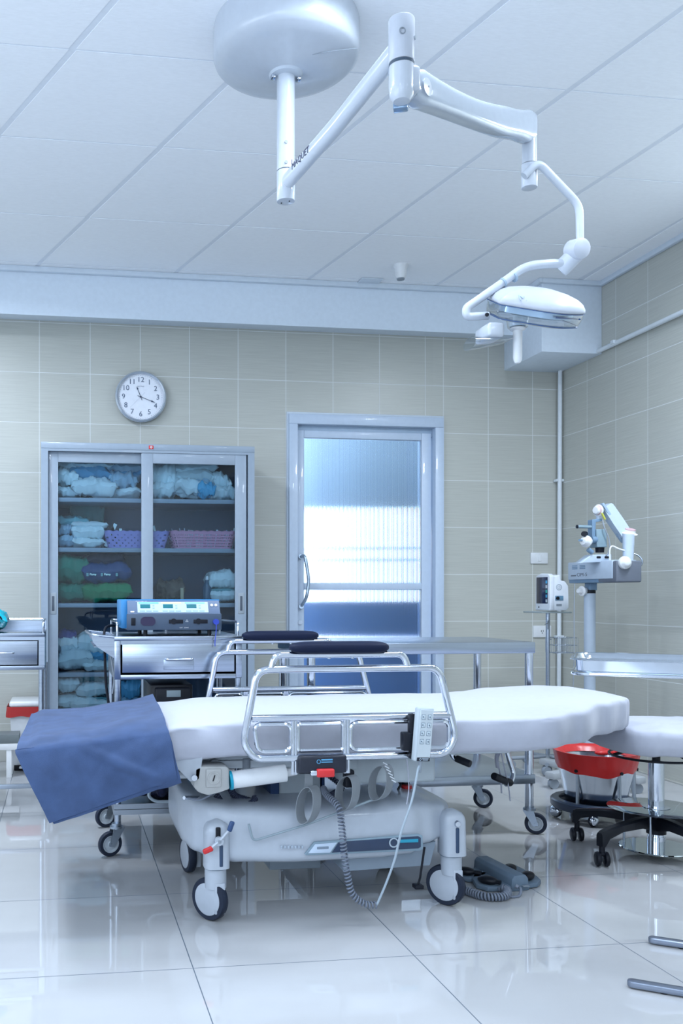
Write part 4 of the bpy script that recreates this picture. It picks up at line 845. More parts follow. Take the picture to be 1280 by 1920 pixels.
# recessed lift handle, name strip
b = B(); b.tube(fillet([P(466, 1545, 2.632), P(474, 1577, 2.632), P(575, 1546, 2.632), P(700, 1499, 2.63)], .015), .0036, 8); b.obj('tow_bar', mat('bar_grey', (.26, .33, .38), .35), bed)
def quad(pts, y, th, m, name, bev=.001):
    b = B(); b.prism([(P(x, yy, y).x, P(x, yy, y).z) for x, yy in pts], y, y+th, 'y', bev); return b.obj(name, m, bed)
quad([(571, 1602), (589, 1579), (786, 1564), (792, 1567), (793, 1590), (788, 1595), (574, 1604)], 2.636, .008, mat('strip_frame', (.22, .31, .38), .4), 'strip_frame')
quad([(578, 1600), (591, 1583), (632, 1580), (619, 1599)], 2.634, .006, mat('strip_pale', (.55, .66, .80), .4), 'strip_panel')
quad([(622, 1599), (635, 1579), (784, 1568), (789, 1571), (789, 1588), (784, 1591)], 2.634, .006, mat('strip_dark', (.03, .05, .10), .25), 'strip_panel')
b = B(); c_ = P(738, 1580, 2.6335); b.lathe([(.011, 0), (.015, 0), (.015, .0008), (.011, .0008)], c_, (0, -1, 0), 24); b.obj('strip_emblem', mat('emblem_grey', (.40, .48, .55), .4), bed)
b = B(); p_ = P(765, 1578, 2.6335); b.box(p_.x-.026, p_.x+.032, 2.6325, 2.634, p_.z-.003, p_.z+.007, .002); b.obj('strip_lettering', mat('letter_teal', (.02, .30, .45), .4), bed)
b = B(); p_ = P(605, 1590, 2.6335); b.box(p_.x-.018, p_.x+.018, 2.6325, 2.634, p_.z-.003, p_.z+.004, .0015); b.obj('blurred_lettering', mat('letter_grey', (.22, .28, .36), .5), bed)
b = B()
for k in range(7): p_ = P(528+k*6.5, 1588, 2.6385); b.box(p_.x-.003, p_.x+.003, 2.6375, 2.642, p_.z-.005, p_.z+.004, .001)
o_ = b.obj('blurred_lettering', mat('letter_faint', (.40, .47, .56), .5), bed); o_['kind'] = 'stuff'
# lower box, skid plate, far pedal arms
b = B(); b.box(.665, .835, 2.86, 3.06, .082, .16, .004); b.obj('lower_box', mat('box_grey', (.22, .27, .32), .4), bed)
b = B(); b.prism([(.86, .165), (1.16, .20), (1.14, .125), (.86, .118)], 2.70, 3.15, 'y', .003); b.obj('skid_plate', mat('skid_grey', (.25, .31, .38), .4), bed)
b = B(); b.tube([V(1.105, 2.66, .195), V(1.093, 2.665, .10), V(1.085, 2.665, .075)], .0035, 8); b.box(1.072, 1.10, 2.65, 2.68, .068, .080, .003); b.obj('antistatic_rod', BLK, bed)
# straps hanging below the rail
def strap(name, c, rx, rz, tilt, Y, w_=.040, yaw=35, label=None):
    b = B(); cc = P(*c, Y); pts = []
    n = 44; t_ = bmesh.new(); A_ = []; M_ = Matrix.Rotation(math.radians(yaw), 4, 'Z') @ Matrix.Rotation(math.radians(tilt), 4, 'Y')
    for k in range(n):
        a = 2*PI*k/n
        for s_ in (-1, 1): pts.append(cc+(M_ @ V(rx*math.cos(a), s_*w_/2, rz*math.sin(a)*(1+.06*math.sin(a*2)))))
    vs = [t_.verts.new(p) for p in pts]
    for k in range(n): k2 = (k+1) % n; t_.faces.new((vs[2*k], vs[2*k+1], vs[2*k2+1], vs[2*k2]))
    bmesh.ops.recalc_face_normals(t_, faces=t_.faces[:]); bmesh.ops.solidify(t_, geom=t_.faces[:], thickness=.0018); b._add(t_); return b.obj(name, STR, bed, sharp=60)
strap('strap', (578, 1509), .030, .058, 12, 2.60, yaw=-52)
strap('strap', (651, 1487), .030, .056, 12, 2.60, yaw=-52)
s3 = strap('strap', (714, 1467), .030, .056, 14, 2.62, yaw=-52)
b = B(); p_ = P(578, 1452, 2.60); b.box(p_.x-.012, p_.x+.012, 2.595, 2.598, p_.z-.040, p_.z+.03); b.obj('strap_tail', STR, bed)
b = B(); p_ = P(658, 1460, 2.60); b.box(p_.x-.018, p_.x+.012, 2.60, 2.63, p_.z-.028, p_.z+.025, .006); b.obj('black_clip', BLK, bed)
b = B(); p_ = P(727, 1442, 2.59)
for k in range(6): b.box(-.008, .008, -.0005, .0005, -.0016, .0016, M=Matrix.Translation(P(722+k*3.2, 1432+k*6.5, 2.588)) @ Matrix.Rotation(math.radians(30), 4, 'Y'))
o_ = b.obj('strap_print', mat('print_white', (.7, .75, .8), .5), bed); o_['kind'] = 'stuff'
# curled cables
CBL = mat('cable_grey', (.17, .20, .26), .45); CBD = mat('cable_dark', (.03, .04, .08), .45)
b = B(); b.tube(coil([P(606, 1478, 2.75), P(612, 1490, 2.66), P(634, 1513, 2.58), P(640, 1545, 2.56), P(645, 1600, 2.56), P(651, 1640, 2.56), P(660, 1675, 2.56), P(682, 1694, 2.56), P(705, 1697, 2.56)], .0085, 50, 10), .0027, 6); b.obj('coiled_cable', CBL, bed, sharp=80)
b = B(); b.tube(coil([P(405, 1490, 2.75), P(418, 1506, 2.75), P(445, 1512, 2.74), P(472, 1506, 2.74), P(478, 1496, 2.76)], .008, 26, 9), .0032, 6); b.obj('coiled_cable', CBD, bed, sharp=80)
b = B(); b.tube(coil([P(432, 1478, 2.78), P(440, 1492, 2.78), P(462, 1500, 2.78), P(485, 1508, 2.78), P(500, 1520, 2.78)], .0085, 24, 9), .0034, 6); b.obj('coiled_cable', CBD, bed, sharp=80)
b = B(); b.tube(coil([P(590, 1435, 2.8), P(612, 1450, 2.8), P(640, 1475, 2.8), P(620, 1492, 2.75)], .008, 22, 9), .0032, 6); b.obj('coiled_cable', CBD, bed, sharp=80)
b = B(); b.tube(spline([P(352, 1497, 2.66), P(372, 1500, 2.66), P(388, 1494, 2.66), P(398, 1488, 2.66)], 6), .003, 8); b.obj('hose', CBL, bed)
b = B(); b.tube([P(345, 1496, 2.70), P(510, 1493, 3.0)], .006, 8); b.obj('brake_shaft', CHR, bed)
b = B(); b.tube(fillet([P(730, 1450, 2.9), P(752, 1470, 2.85), P(745, 1482, 2.85)], .01), .004, 8); b.cyl(P(760, 1485, 2.9), P(760, 1466, 2.9), .014, seg=16); b.obj('knob', BLP, bed)
b = B(); b.cyl(P(762, 1478, 2.88), P(762, 1472, 2.88), .018, seg=16); b.obj('red_knob', RED, bed)
# crank handles under the head end, plastic ties
b = B(); b.tube(fillet([P(843, 1405, 2.75), P(850, 1421, 2.75), P(862, 1426, 2.75)], .01), .0085, 10); ch_ = b.obj('crank', CHR, bed)
b = B(); b.cyl(P(855, 1422, 2.74), P(882, 1433, 2.70), .0115, seg=16, bev=.003); b.obj('crank_grip', BLP, ch_)
b = B(); b.tube(fillet([P(948, 1400, 3.0), P(953, 1420, 3.0), P(963, 1450, 3.0), P(957, 1470, 2.98), P(948, 1470, 2.97)], .02, 6), .0088, 10); ch_ = b.obj('crank', CHR, bed)
b = B(); b.cyl(P(957, 1468, 2.97), P(925, 1455, 2.93), .013, seg=16, bev=.003); b.obj('crank_grip', BLP, ch_)
TIE = mat('sheet_tie', (.70, .72, .84), .7)
def ribbon(pts, w_, Y):
    b = B(); q = spline([P(x, y, Y) for x, y in pts], 5); b.tube(q, w_, 6, flat=(1, .15)); return b.obj('sheet_tie', TIE, bed)
ribbon([(762, 1420), (765, 1450), (766, 1480), (762, 1508)], .0042, 2.62)
ribbon([(940, 1405), (933, 1425), (938, 1455), (940, 1487)], .006, 2.95); ribbon([(938, 1405), (945, 1440), (953, 1475), (956, 1502)], .005, 2.95); ribbon([(936, 1405), (930, 1420), (932, 1440)], .012, 2.96)
# ================= folded blue towel over the foot end
TWM = mat('blue_towel', (.048, .085, .19), .95, bump=.5, bump_scale=700, sheen=.08, noise_amt=.22, noise_scale=14)
def towel(layer):
    o = .006*layer
    def f(u, v):
        # u along the bed, v from the far edge over the top and down the near side
        if v < .55:
            s_ = v/.55; y = 3.34-(3.34-2.59)*s_; xl = -.125+.02*(1-s_); xr = .335-.035*s_
            x = xl+(xr-xl)*u; _, yn, yf, zn, zf, zb_ = lerp_st(ST, max(-.1, min(1.9, x)))
            z = zn+(zf-zn)*(1-s_)+.012+o; z -= .05*max(0, .06-s_)/.06
            z += .006*noise.noise(V(x*6, y*4, 1)); r_ = max(0, (s_-.9)/.1); z -= .016*r_**2
            return V(x, y, z)
        s_ = (v-.55)/.45; s2 = s_
        tl, tr = V(-.128, 2.572-o*.6, .530), V(.303, 2.566-o*.6, .577); bl_, br_ = V(-.032, 2.55-o*.6, .338), V(.323, 2.55-o*.6, .452)
        if layer == 0: bl_ += V(.012, 0, -.004); br_ += V(.012, 0, -.010)
        p = (tl.lerp(tr, u)).lerp(bl_.lerp(br_, u), s2)
        p.y -= .02*math.sin(PI*min(1, s_*1.0))*.6+.012*noise.noise(V(u*3+s_*1.5, s_*1.6, 4))+.002*noise.noise(V(u*9+s_*5, s_*4, 7))
        p.y -= .014*math.exp(-((u-.42-.5*s_)/.05)**2)*s_*(1-s_)*3
        return p
    b = B(); b.sheet(f, 70, 90, .009); return b
tw = towel(1).obj('folded_towel', TWM, sharp=80, loc=(.1, 2.9, .45)); tag(tw, 'thick folded dark blue towel draped over the foot end of the stretcher', 'towel')
o_ = towel(0).obj('inner_layer', TWM, tw, sharp=80)
# the dark bag and tube under the towel end, on the trolley's lower level
pk = pack('dark_bag', 'crumpled dark navy bag with a clear plastic tube on the low shelf behind the towel', 'bag', (.40, 3.45, .192), (.30, .25, .11), mat('navy_film', (.015, .02, .06), .25, bump=.6, bump_scale=25, noise_amt=.3), 91, rough=.25)
b = B(); b.tube(fillet([P(283, 1478, 3.33), P(277, 1492, 3.33), P(290, 1503, 3.33), P(330, 1503, 3.33), P(341, 1496, 3.33)], .02, 5), .006, 8); b.obj('clear_tube', mat('tube_clear', (.5, .6, .68), .2), pk)
# ================= hand control hanging on the rail
t = thing('bed_remote', 'light grey bed hand control with eight buttons hanging on the near chrome rail', 'remote control', P(790, 1425, 2.49))
c0, c1 = P(796, 1326, 2.495), P(788, 1427, 2.495); L_ = (c0-c1).length; md = (c0+c1)/2; MR = Matrix.Translation(md) @ Matrix.Rotation(math.atan2(c0.x-c1.x, c0.z-c1.z), 4, 'Y') @ Matrix.Rotation(math.radians(14), 4, 'Z')
b = B(); b.box(-.0275, .0275, -.011, .011, -L_/2, L_/2, .006, 3, MR); b.obj('casing', mat('remote_grey', (.48, .55, .60), .45), t)
b = B(); b.box(-.0215, .0235, -.0118, -.010, -L_/2+.012, L_/2-.006, .0008, 1, MR); b.obj('keypad', mat('keypad_grey', (.56, .63, .68), .45), t)
KF = mat('key_outline', (.14, .20, .26), .4); KC = mat('key_face', (.60, .68, .74), .4)
for r in range(4):
    for s_ in (-1, 1):
        x, z = s_*.0105+.001, L_/2-.027-r*.0235
        b = B(); b.box(x-.0068, x+.0068, -.0126, -.0115, z-.0072, z+.0072, .0012, 2, MR); k = b.obj('button', KF, t)
        b = B(); b.box(x-.0056, x+.0056, -.0130, -.0120, z-.0060, z+.0060, .001, 1, MR); b.obj('button_face', KC, k)
        b = B(); b.box(x-.003+s_*.001, x+.001+s_*.001, -.0134, -.0128, z-.0015, z+.0025, 0, 1, MR @ Matrix.Identity(4)); b.box(x-.001, x+.0038, -.0134, -.0128, z-.003, z-.002, 0, 1, MR); b.obj('button_symbol', KF, k)
b = B(); b.box(-.0215, .0235, -.0122, -.009, -L_/2+.0015, -L_/2+.0125, .002, 2, MR); e_ = b.obj('end_label', mat('latch_black', (.012, .016, .03), .35), t)
b = B(); b.box(-.004, .018, -.0126, -.0118, -L_/2+.008, -L_/2+.0098, 0, 1, MR); b.box(-.002, .016, -.0126, -.0118, -L_/2+.0045, -L_/2+.006, 0, 1, MR); b.lathe([(.0024, 0), (.0036, 0), (.0036, .0006), (.0024, .0006)], MR @ V(-.010, -.0122, -L_/2+.007), (MR.to_3x3() @ V(0, -1, 0)), 16); b.obj('label_mark', mat('mark_pale', (.5, .6, .7), .4), e_)
b = B(); q = P(764, 1390, 2.515); b.box(q.x-.018, q.x+.016, 2.502, 2.53, q.z-.026, q.z+.027, .004); b.box(q.x+.004, q.x+.024, 2.505, 2.53, .495, .515, .004); b.box(q.x+.004, q.x+.024, 2.505, 2.53, .515, .625, .004); b.obj('rail_clip', BLK, t)
b = B(); a_ = MR @ V(.0, 0, -L_/2); d_ = (MR.to_3x3() @ V(0, 0, -1))
b.tube([a_, a_+d_*.015, a_+d_*.03, a_+d_*.034], lambda f: .0065-.002*f, 8); b.obj('strain_relief', GRY, t)
b = B(); b.tube(spline([a_+d_*.03, P(784, 1440, 2.49), P(772, 1500, 2.49), P(752, 1560, 2.5), P(740, 1610, 2.52), P(724, 1655, 2.54), P(706, 1697, 2.555)], 8), .0034, 8); b.obj('cord', mat('cord_grey', (.38, .46, .53), .45), t)
# ================= surgical lamp on its ceiling mount
LW = mat('lamp_white', (.50, .55, .62), .3, coat=.4); LG = mat('lamp_grey', (.50, .56, .64), .4)
C0 = V(.7205, 2.868, 0)
t = thing('surgical_lamp', 'white ceiling-mounted surgical lamp with jointed arms and a flat round lamp head', 'surgical lamp', (C0.x, C0.y, CEIL))
b = B(); b.lathe([(0, 2.655), (.05, 2.656), (.12, 2.668), (.19, 2.684), (.220, 2.696), (.231, 2.706), (.235, 2.72), (.236, 2.80), (.232, CEIL)], C0, seg=72); cn = b.obj('ceiling_canopy', LW, t, sharp=60)
b = B(); b.lathe([(.028, 2.648), (.05, 2.650), (.056, 2.658), (.05, 2.668)], C0, seg=40); b.obj('canopy_collar', LG, cn)
for s_ in (-1, 1): b = B(); b.box(C0.x+s_*.042-.007, C0.x+s_*.042+.007, C0.y-.012, C0.y+.012, 2.640, 2.660, .002); b.obj('canopy_bolt', CHR, cn)
b = B(); b.tube([C0+V(.06, -.10, 2.668), C0+V(.13, -.125, 2.672), C0+V(.20, -.115, 2.69)], .0012, 6); b.obj('canopy_seam', GRY, cn)
b = B(); b.cyl(C0+V(0, 0, 2.345), C0+V(0, 0, 2.66), .029, seg=36); b.obj('drop_pole', LW, t)
b = B(); b.cyl(C0+V(0, 0, 2.245), C0+V(0, 0, 2.343), .0295, seg=36, bev=.003); lj = b.obj('lower_joint', LW, t)
for dx, z in ((-.006, 2.425), (-.006, 2.36)):
    b = B(); b.cyl(C0+V(dx, -.0285, z), C0+V(dx, -.0305, z), .005, seg=14); b.obj('pole_screw', GRY, t)
for dx, dy in ((-.012, .01), (.010, -.008)): b = B(); b.cyl(C0+V(dx, dy, 2.2455), C0+V(dx, dy, 2.2435), .0025, seg=10); b.obj('cap_screw', BLP, lj)
J = V(.842, 2.172, 0)
d_ = V(J.x-C0.x, J.y-C0.y, 0); LL = d_.length; d_.normalize()
b = B(); b.tube([C0+V(0, 0, 2.305)+d_*.005, C0+V(0, 0, 2.317)+d_*LL*.5, V(J.x, J.y, 2.345)-d_*.02], lambda f: .027, 24, flat=(.78, 1.0)); b.obj('swing_arm', LW, t)
# lettering on the arm
b = B(); nrm = V(-d_.y, d_.x, 0)
if nrm.x > 0: pass
m_ = Matrix.Identity(4); up = V(0, 0, 1); lx = -d_; 
side = V(d_.y, -d_.x, 0)          # right-hand side of the arm
side = side if side.x < 0 else -side
ly = up
m_.col[0] = (*d_.__neg__().__neg__(), 0); 
xax = d_ if (d_.cross(up)).dot(side) > 0 else -d_
m_ = Matrix(((xax.x, up.x, side.x, 0), (xax.y, up.y, side.y, 0), (xax.z, up.z, side.z, 0), (0, 0, 0, 1)))
b.text('MAQUET', .028, Matrix.Translation(C0+d_*.155+side*.0212+V(0, 0, 2.312)) @ m_, ex=.0006, sx=1.1); b.obj('lettering', mat('ink_dark', (.02, .03, .08), .4), t)
b = B(); b.text('L', .022, Matrix.Translation(C0+V(.016, -.0262, 2.362)) @ Matrix.Rotation(PI/2, 4, 'X'), ex=.0006); b.text('81', .012, Matrix.Translation(C0+V(.016, -.0262, 2.345)) @ Matrix.Rotation(PI/2, 4, 'X'), ex=.0006); b.obj('pole_marking', MT['ink_dark'], t)
# second joint
WB = mat('lamp_bright_white', (.47, .51, .58), .35)
b = B(); b.cyl(J+V(0, 0, 2.297), J+V(0, 0, 2.408), .0325, seg=40, bev=.004); uj = b.obj('upper_joint', WB, t)
b = B(); b.lathe([(.006, 0), (.0085, 0), (.0085, .002), (.006, .002)], J+V(-.010, -.0315, 2.360), (0, -1, 0), 18); b.obj('joint_screw', GRY, uj); b = B(); b.cyl(J+V(.026, -.019, 2.353), J+V(.028, -.021, 2.353), .005, seg=12); b.obj('joint_screw', GRY, uj)
b = B(); b.cyl(J+V(0, 0, 2.289), J+V(0, 0, 2.297), .031, seg=36); b.obj('joint_gap', mat('gap_dark', (.05, .08, .12), .5), uj)
b = B(); b.lathe([(0, 2.200), (.02, 2.203), (.029, 2.215), (.031, 2.235), (.031, 2.290), (0, 2.290)], J, seg=36); b.box(J.x+.005, J.x+.045, J.y-.02, J.y+.06, 2.225, 2.29, .012, 3); el = b.obj('elbow', LW, t)
b = B(); b.box(-.018, .018, -.014, .014, -.008, .008, .003, 2, Matrix.Translation(J+V(.010, .032, 2.207)) @ Matrix.Rotation(math.radians(-25), 4, 'Z')); b.obj('elbow_window', mat('elbow_glass', (.25, .36, .50), .15, metal=.4), el)
b = B(); b.cyl(J+V(-.004, -.016, 2.2085), J+V(-.004, -.016, 2.2045), .0035, seg=10); b.obj('elbow_hole', BLP, el)
# spring arm to the far joint
K = V(1.478, 2.715, 0); e_ = V(K.x-J.x, K.y-J.y, 0).normalized(); A0 = V(J.x, J.y, 2.262)+e_*.045; A1 = V(K.x, K.y, 2.462); n_ = V(-e_.y, e_.x, 0)
rings = []
for k in range(25):
    s_ = k/24; c_ = A0.lerp(A1, s_); hh = .047-.010*math.sin(PI*min(1, s_*1.4))-.004*s_+.012*max(0, s_-.86)/.14; ww = .030-.004*s_
    c_ = c_+V(0, 0, -.018*math.sin(PI*s_))
    if s_ > .97: hh *= .8
    if s_ < .03: hh *= .72; ww *= .8
    rings.append([c_+n_*(ww*math.copysign(abs(math.cos(a))**.5, math.cos(a)))+V(0, 0, hh*math.copysign(abs(math.sin(a))**.6, math.sin(a))) for a in [2*PI*j/28 for j in range(28)]])
b = B(); b.loft(rings); sa = b.obj('spring_arm', mat('lamp_gloss', (.44, .50, .58), .12, coat=.8), t, sharp=70)
b = B(); q = A0+e_*.035-n_*.0305; b.lathe([(.020, -.004), (.022, .001), (.006, .003), (0, .003)], q, -n_, 30); b.obj('pivot_cap', LW, sa)
b = B(); b.cyl(q-n_*.003, q-n_*.0042, .0028, seg=10); b.obj('pivot_screw', GRY, sa)
b = B(); b.cyl(V(K.x, K.y, 2.345), V(K.x, K.y, 2.45), .0225, seg=30); b.obj('outer_pole', LW, t)
b = B(); b.cyl(V(K.x, K.y, 2.268), V(K.x, K.y, 2.343), .0245, seg=30, bev=.002); b.obj('outer_joint', LW, t)
Y_ = 2.715
b = B(); b.tube(fillet([P(982, 330, Y_-.02), P(1008, 303, Y_-.03), P(1086, 385, Y_), P(1087, 462, Y_)], .035, 8), .0125, 14); b.obj('yoke_tube', LW, t)
g0, g1 = P(1092, 463, Y_-.03), P(1058, 500, Y_+.02)
b = B(); b.cyl(P(1092, 463, Y_-.03), P(1049, 507, Y_+.02), .028, seg=28, bev=.004); b.obj('ball_joint', LW, t)
b = B(); b.lathe([(0, .006), (.02, .005), (.0305, 0), (.033, -.006), (.032, -.05), (.02, -.058), (0, -.058)], P(1091, 466, Y_-.05), V(.12, -1, -.25), 36); b.obj('joint_cap', WB, t)
b = B(); b.tube(fillet([P(1062, 496, Y_), P(1040, 494, Y_), P(985, 498, Y_), P(945, 528, Y_), P(873, 578, Y_), P(874, 594, Y_), P(915, 592, Y_)], .05, 8), lambda f: .0145-.002*f, 14); b.obj('head_yoke', LW, t)
b = B(); b.cyl(P(944, 529, Y_-.001), P(941, 531, Y_-.001), .0155, seg=20); b.cyl(P(965, 519, Y_-.001), P(962, 520.5, Y_-.001), .0160, seg=20); b.obj('yoke_band', mat('band_grey', (.30, .40, .50), .4), t)
# lamp head
HC = P(1000, 574, 2.70); hd = V(1, 0, 0)
TR = Matrix.Translation(HC) @ Matrix.Rotation(math.radians(27), 4, 'X') @ Matrix.Rotation(math.radians(2.5), 4, 'Y')
def plan(s, n=48):   # tapered shield outline, seen from above
    base_ = [(-.140, -.045), (-.128, -.065), (.005, -.140), (.105, -.115), (.137, -.060), (.145, 0), (.137, .055), (.10, .11), (-.01, .125), (-.12, .075), (-.135, .035)]
    q = spline([V(x, y, 0) for x, y in base_]+[V(*base_[0], 0)], 5)[:-1]; return [(p.x*s, p.y*s) for p in q]
def hring(s, z, dx=0): return [TR @ V(x+dx, y, z) for x, y in plan(s)]
b = B(); b.loft([hring(.96, .000), hring(1.0, .006), hring(.99, .014), hring(.93, .026), hring(.82, .037), hring(.62, .047), hring(.36, .054), hring(.08, .056)]); hdo = b.obj('lamp_head', WB, t, sharp=70)
CLR = bpy.data.materials.new('clear_cover'); CLR.use_nodes = True; nt = CLR.node_tree; nt.nodes.clear(); o_ = nt.nodes.new('ShaderNodeOutputMaterial'); tr = nt.nodes.new('ShaderNodeBsdfTransparent'); tr.inputs[0].default_value = (.90, .95, .99, 1); gs = nt.nodes.new('ShaderNodeBsdfGlossy'); gs.inputs['Roughness'].default_value = .04; lw_ = nt.nodes.new('ShaderNodeLayerWeight'); lw_.inputs[0].default_value = .35; mx = nt.nodes.new('ShaderNodeMixShader'); nt.links.new(lw_.outputs['Facing'], mx.inputs[0]); nt.links.new(tr.outputs[0], mx.inputs[1]); nt.links.new(gs.outputs[0], mx.inputs[2]); nt.links.new(mx.outputs[0], o_.inputs[0])
b = B(); b.loft([hring(.985, .002), hring(.965, -.018), hring(.93, -.040), hring(.80, -.046), hring(.3, -.047)]); b.obj('clear_cover', CLR, hdo, sharp=70)
b = B(); b.loft([hring(.80, -.002), hring(.80, -.020), hring(.55, -.028), hring(.1, -.03)]); b.obj('reflector', mat('reflector_pale', (.50, .62, .74), .2, metal=.6), hdo)
DKL = mat('seam_dark', (.03, .08, .22), .3)
b = B(); b.tube(hring(.992, .001), .0012, 6, closed=True); b.obj('seam', DKL, hdo); b = B(); b.tube(hring(.935, -.040), .0013, 6, closed=True); b.obj('cover_edge', DKL, hdo)
b = B(); b.cbox((0, 0, 0), (.09, .004, .005), .001, 1, Matrix.Identity(4)); bmesh.ops.transform(b.bm, matrix=TR @ Matrix.Translation(V(.06, -.118, -.012)) @ Matrix.Rotation(math.radians(8), 4, 'Z'), verts=b.bm.verts); b.obj('vent_slot', DKL, hdo)
b = B(); b.text('MAQUET', .034, TR @ Matrix.Translation(V(-.02, -.082, .030)) @ Matrix.Rotation(math.radians(30), 4, 'X'), ex=.0006, sx=1.15); b.obj('lettering', mat('letter_soft', (.36, .46, .60), .4), hdo)
b = B(); b.cyl(P(912, 590, 2.695), P(913, 590, 2.66), .006, seg=14); b.obj('yoke_screw', BLP, hdo)
# neck piece with its clear wing and the sterile handle
b = B(); b.box(P(905, 0, 2.70).x, P(935, 0, 2.70).x, 2.66, 2.76, P(0, 600, 2.7).z, P(0, 570, 2.7).z, .01, 3); b.obj('neck_block', LW, t)
def wing(u, v):
    a = math.radians(200-120*u); x = P(915, 0, 2.7).x+.045*v-.035+.05*u; z = P(0, 605, 2.7).z-.028*math.sin(PI*u)*(1)-.012*(1-u); return V(x, 2.66+.10*v, z+.01*v)
wr = []
for k in range(13):
    s_ = k/12; x = P(880+75*s_, 600, 2.7).x; z0_ = P(0, 600, 2.7).z+.004; h_ = .034*(1-s_)**.7+.002; wr.append([V(x, 2.7+.045*math.cos(a)*(1-.4*s_), z0_-h_*.5+h_*.55*math.sin(a)) for a in [2*PI*j/20 for j in range(20)]])
b = B(); b.loft(wr); b.obj('clear_wing', CLR, t, sharp=70)
b = B(); b.cyl(P(970, 614, 2.70), P(970, 598, 2.70), .030, .034, seg=28); b.obj('handle_mount', CLR, t)
b = B(); hp_ = P(970, 618, 2.70); b.lathe([(0, -.108), (.008, -.106), (.0125, -.098), (.0135, -.088), (.0145, -.004), (.024, 0), (.024, .004), (.0145, .010), (0, .012)], hp_, seg=28); b.obj('handle', WHP, t)
# ================= patient monitor on its pole stand
SX, SY = 2.685, 4.73
zt_ = P(0, 1149, 4.72).z
t = thing('monitor_stand', 'thin grey pole stand with a small tray and wire basket in the room corner', 'stand', (SX, SY, 0))
b = B(); b.cyl((SX, SY, .04), (SX, SY, zt_-.005), .0115, seg=18); b.obj('pole', STL, t)
b = B(); b.box(2.585, 2.765, 4.62, 4.82, zt_-.008, zt_, .004); b.obj('tray', mat('tray_grey', (.30, .36, .38), .4), t)
b = B(); b.tube([V(SX, SY-.012, zt_-.06), V(SX-.035, SY-.03, zt_-.072)], .002, 6); b.box(SX-.009, SX+.004, SY-.015, SY-.009, zt_-.10, zt_-.05, .002); b.obj('clamp', GRY, t)
bz1_, bz0_ = P(0, 1203, 4.7).z, P(0, 1234, 4.7).z; x0b, x1b = SX+.02, SX+.15
b = B()
for z in (bz1_, (bz1_+bz0_)/2, bz0_): b.tube(fillet([V(x0b, SY-.05, z), V(x1b, SY-.05, z), V(x1b, SY+.06, z), V(x0b, SY+.06, z)], .015, 4, closed=True), .0017, 6, closed=True)
for k in range(12): x = x0b+(x1b-x0b)*k/11; b.tube([V(x, SY-.05, bz1_), V(x, SY-.05, bz0_), V(x, SY+.06, bz0_), V(x, SY+.06, bz1_)], .0013, 6)
b.tube([V(SX, SY, bz1_-.01), V(x0b, SY, bz1_-.01)], .003, 6); b.obj('wire_basket', STL, t)
for k in range(5):
    a = 2*PI*k/5+.4; b = B(); b.tube([V(SX, SY, .075), V(SX+.2*math.cos(a), SY+.2*math.sin(a), .06)], .011, 10); b.cyl((SX+.2*math.cos(a), SY+.2*math.sin(a)-.01, .025), (SX+.2*math.cos(a), SY+.2*math.sin(a)+.01, .025), .025, seg=18); b.obj('leg', GRY, t)
MW = mat('monitor_white', (.72, .77, .84), .35)
t = thing('patient_monitor', 'small white patient monitor with a dark screen on the pole stand tray', 'monitor', (2.70, 4.71, zt_))
fy = 4.63; zb2, zt2 = zt_+.006, P(0, 1072, 4.66).z
b = B(); b.prism([(fy, zb2), (fy, zt2-.012), (fy+.02, zt2), (fy+.10, zt2+.003), (fy+.15, zt2-.010), (fy+.156, zb2)], 2.640, 2.668, 'x', .007, seg=3); b.obj('front_bezel', MW, t)
def pp(x, y): q = P(x, y, fy); return (q.x, q.z)
b = B(); b.prism([(2.664, zb2), (2.664, pp(0, 1077)[1]), pp(1050, 1077), pp(1051, 1088), pp(1060, 1090), pp(1066, 1099), pp(1067, 1140), pp(1062, 1145)], fy+.003, fy+.145, 'y', .005, seg=3); b.obj('body', MW, t)
b = B(); b.box(2.6385, 2.642, fy+.022, fy+.140, zb2+.038, zt2-.018, .001); sc_ = b.obj('screen', mat('screen_dark', (.01, .012, .04), .12), t)
for k, cc in enumerate(((.05, .4, .7), (.6, .65, .7), (.02, .45, .35), (.03, .35, .6), (.5, .6, .65))):
    b = B(); z = zt2-.045-k*.026; b.box(2.6375, 2.640, fy+.026, fy+.040, z-.008, z+.008); b.obj('screen_key', mat('mon_key%d' % k, cc, .4), sc_)
b = B(); b.cyl((2.641, fy+.115, zb2+.018), (2.6385, fy+.115, zb2+.018), .005, seg=12); b.obj('power_button', BLP, t)
b = B(); q = P(1048, 1101, fy); b.lathe([(.006, 0), (.008, 0), (.008, .001), (.006, .001)], q+V(0, .003, 0), (0, -1, 0), 20); b.lathe([(.013, 0), (.017, 0), (.017, .0012), (.013, .0012)], q+V(0, .003, 0), (0, -1, 0), 24); b.obj('speaker_grille', mat('grille_grey', (.38, .45, .52), .5), t)
b = B(); q, q2 = P(1041, 1117, fy), P(1056, 1126, fy); b.box(q.x, q2.x, fy, fy+.005, q2.z, q.z, .001); b.obj('connector_panel', mat('conn_blue', (.12, .24, .36), .4), t)
b = B(); b.cyl((q.x+.012, fy, (q.z+q2.z)/2), (q.x+.012, fy-.005, (q.z+q2.z)/2), .009, seg=18); b.obj('connector', BLK, t)
b = B(); q, q2 = P(1043, 1132.5, fy), P(1053, 1136.5, fy); b.box(q.x, q2.x, fy+.001, fy+.005, q2.z, q.z); b.obj('label_plate', GRY, t)
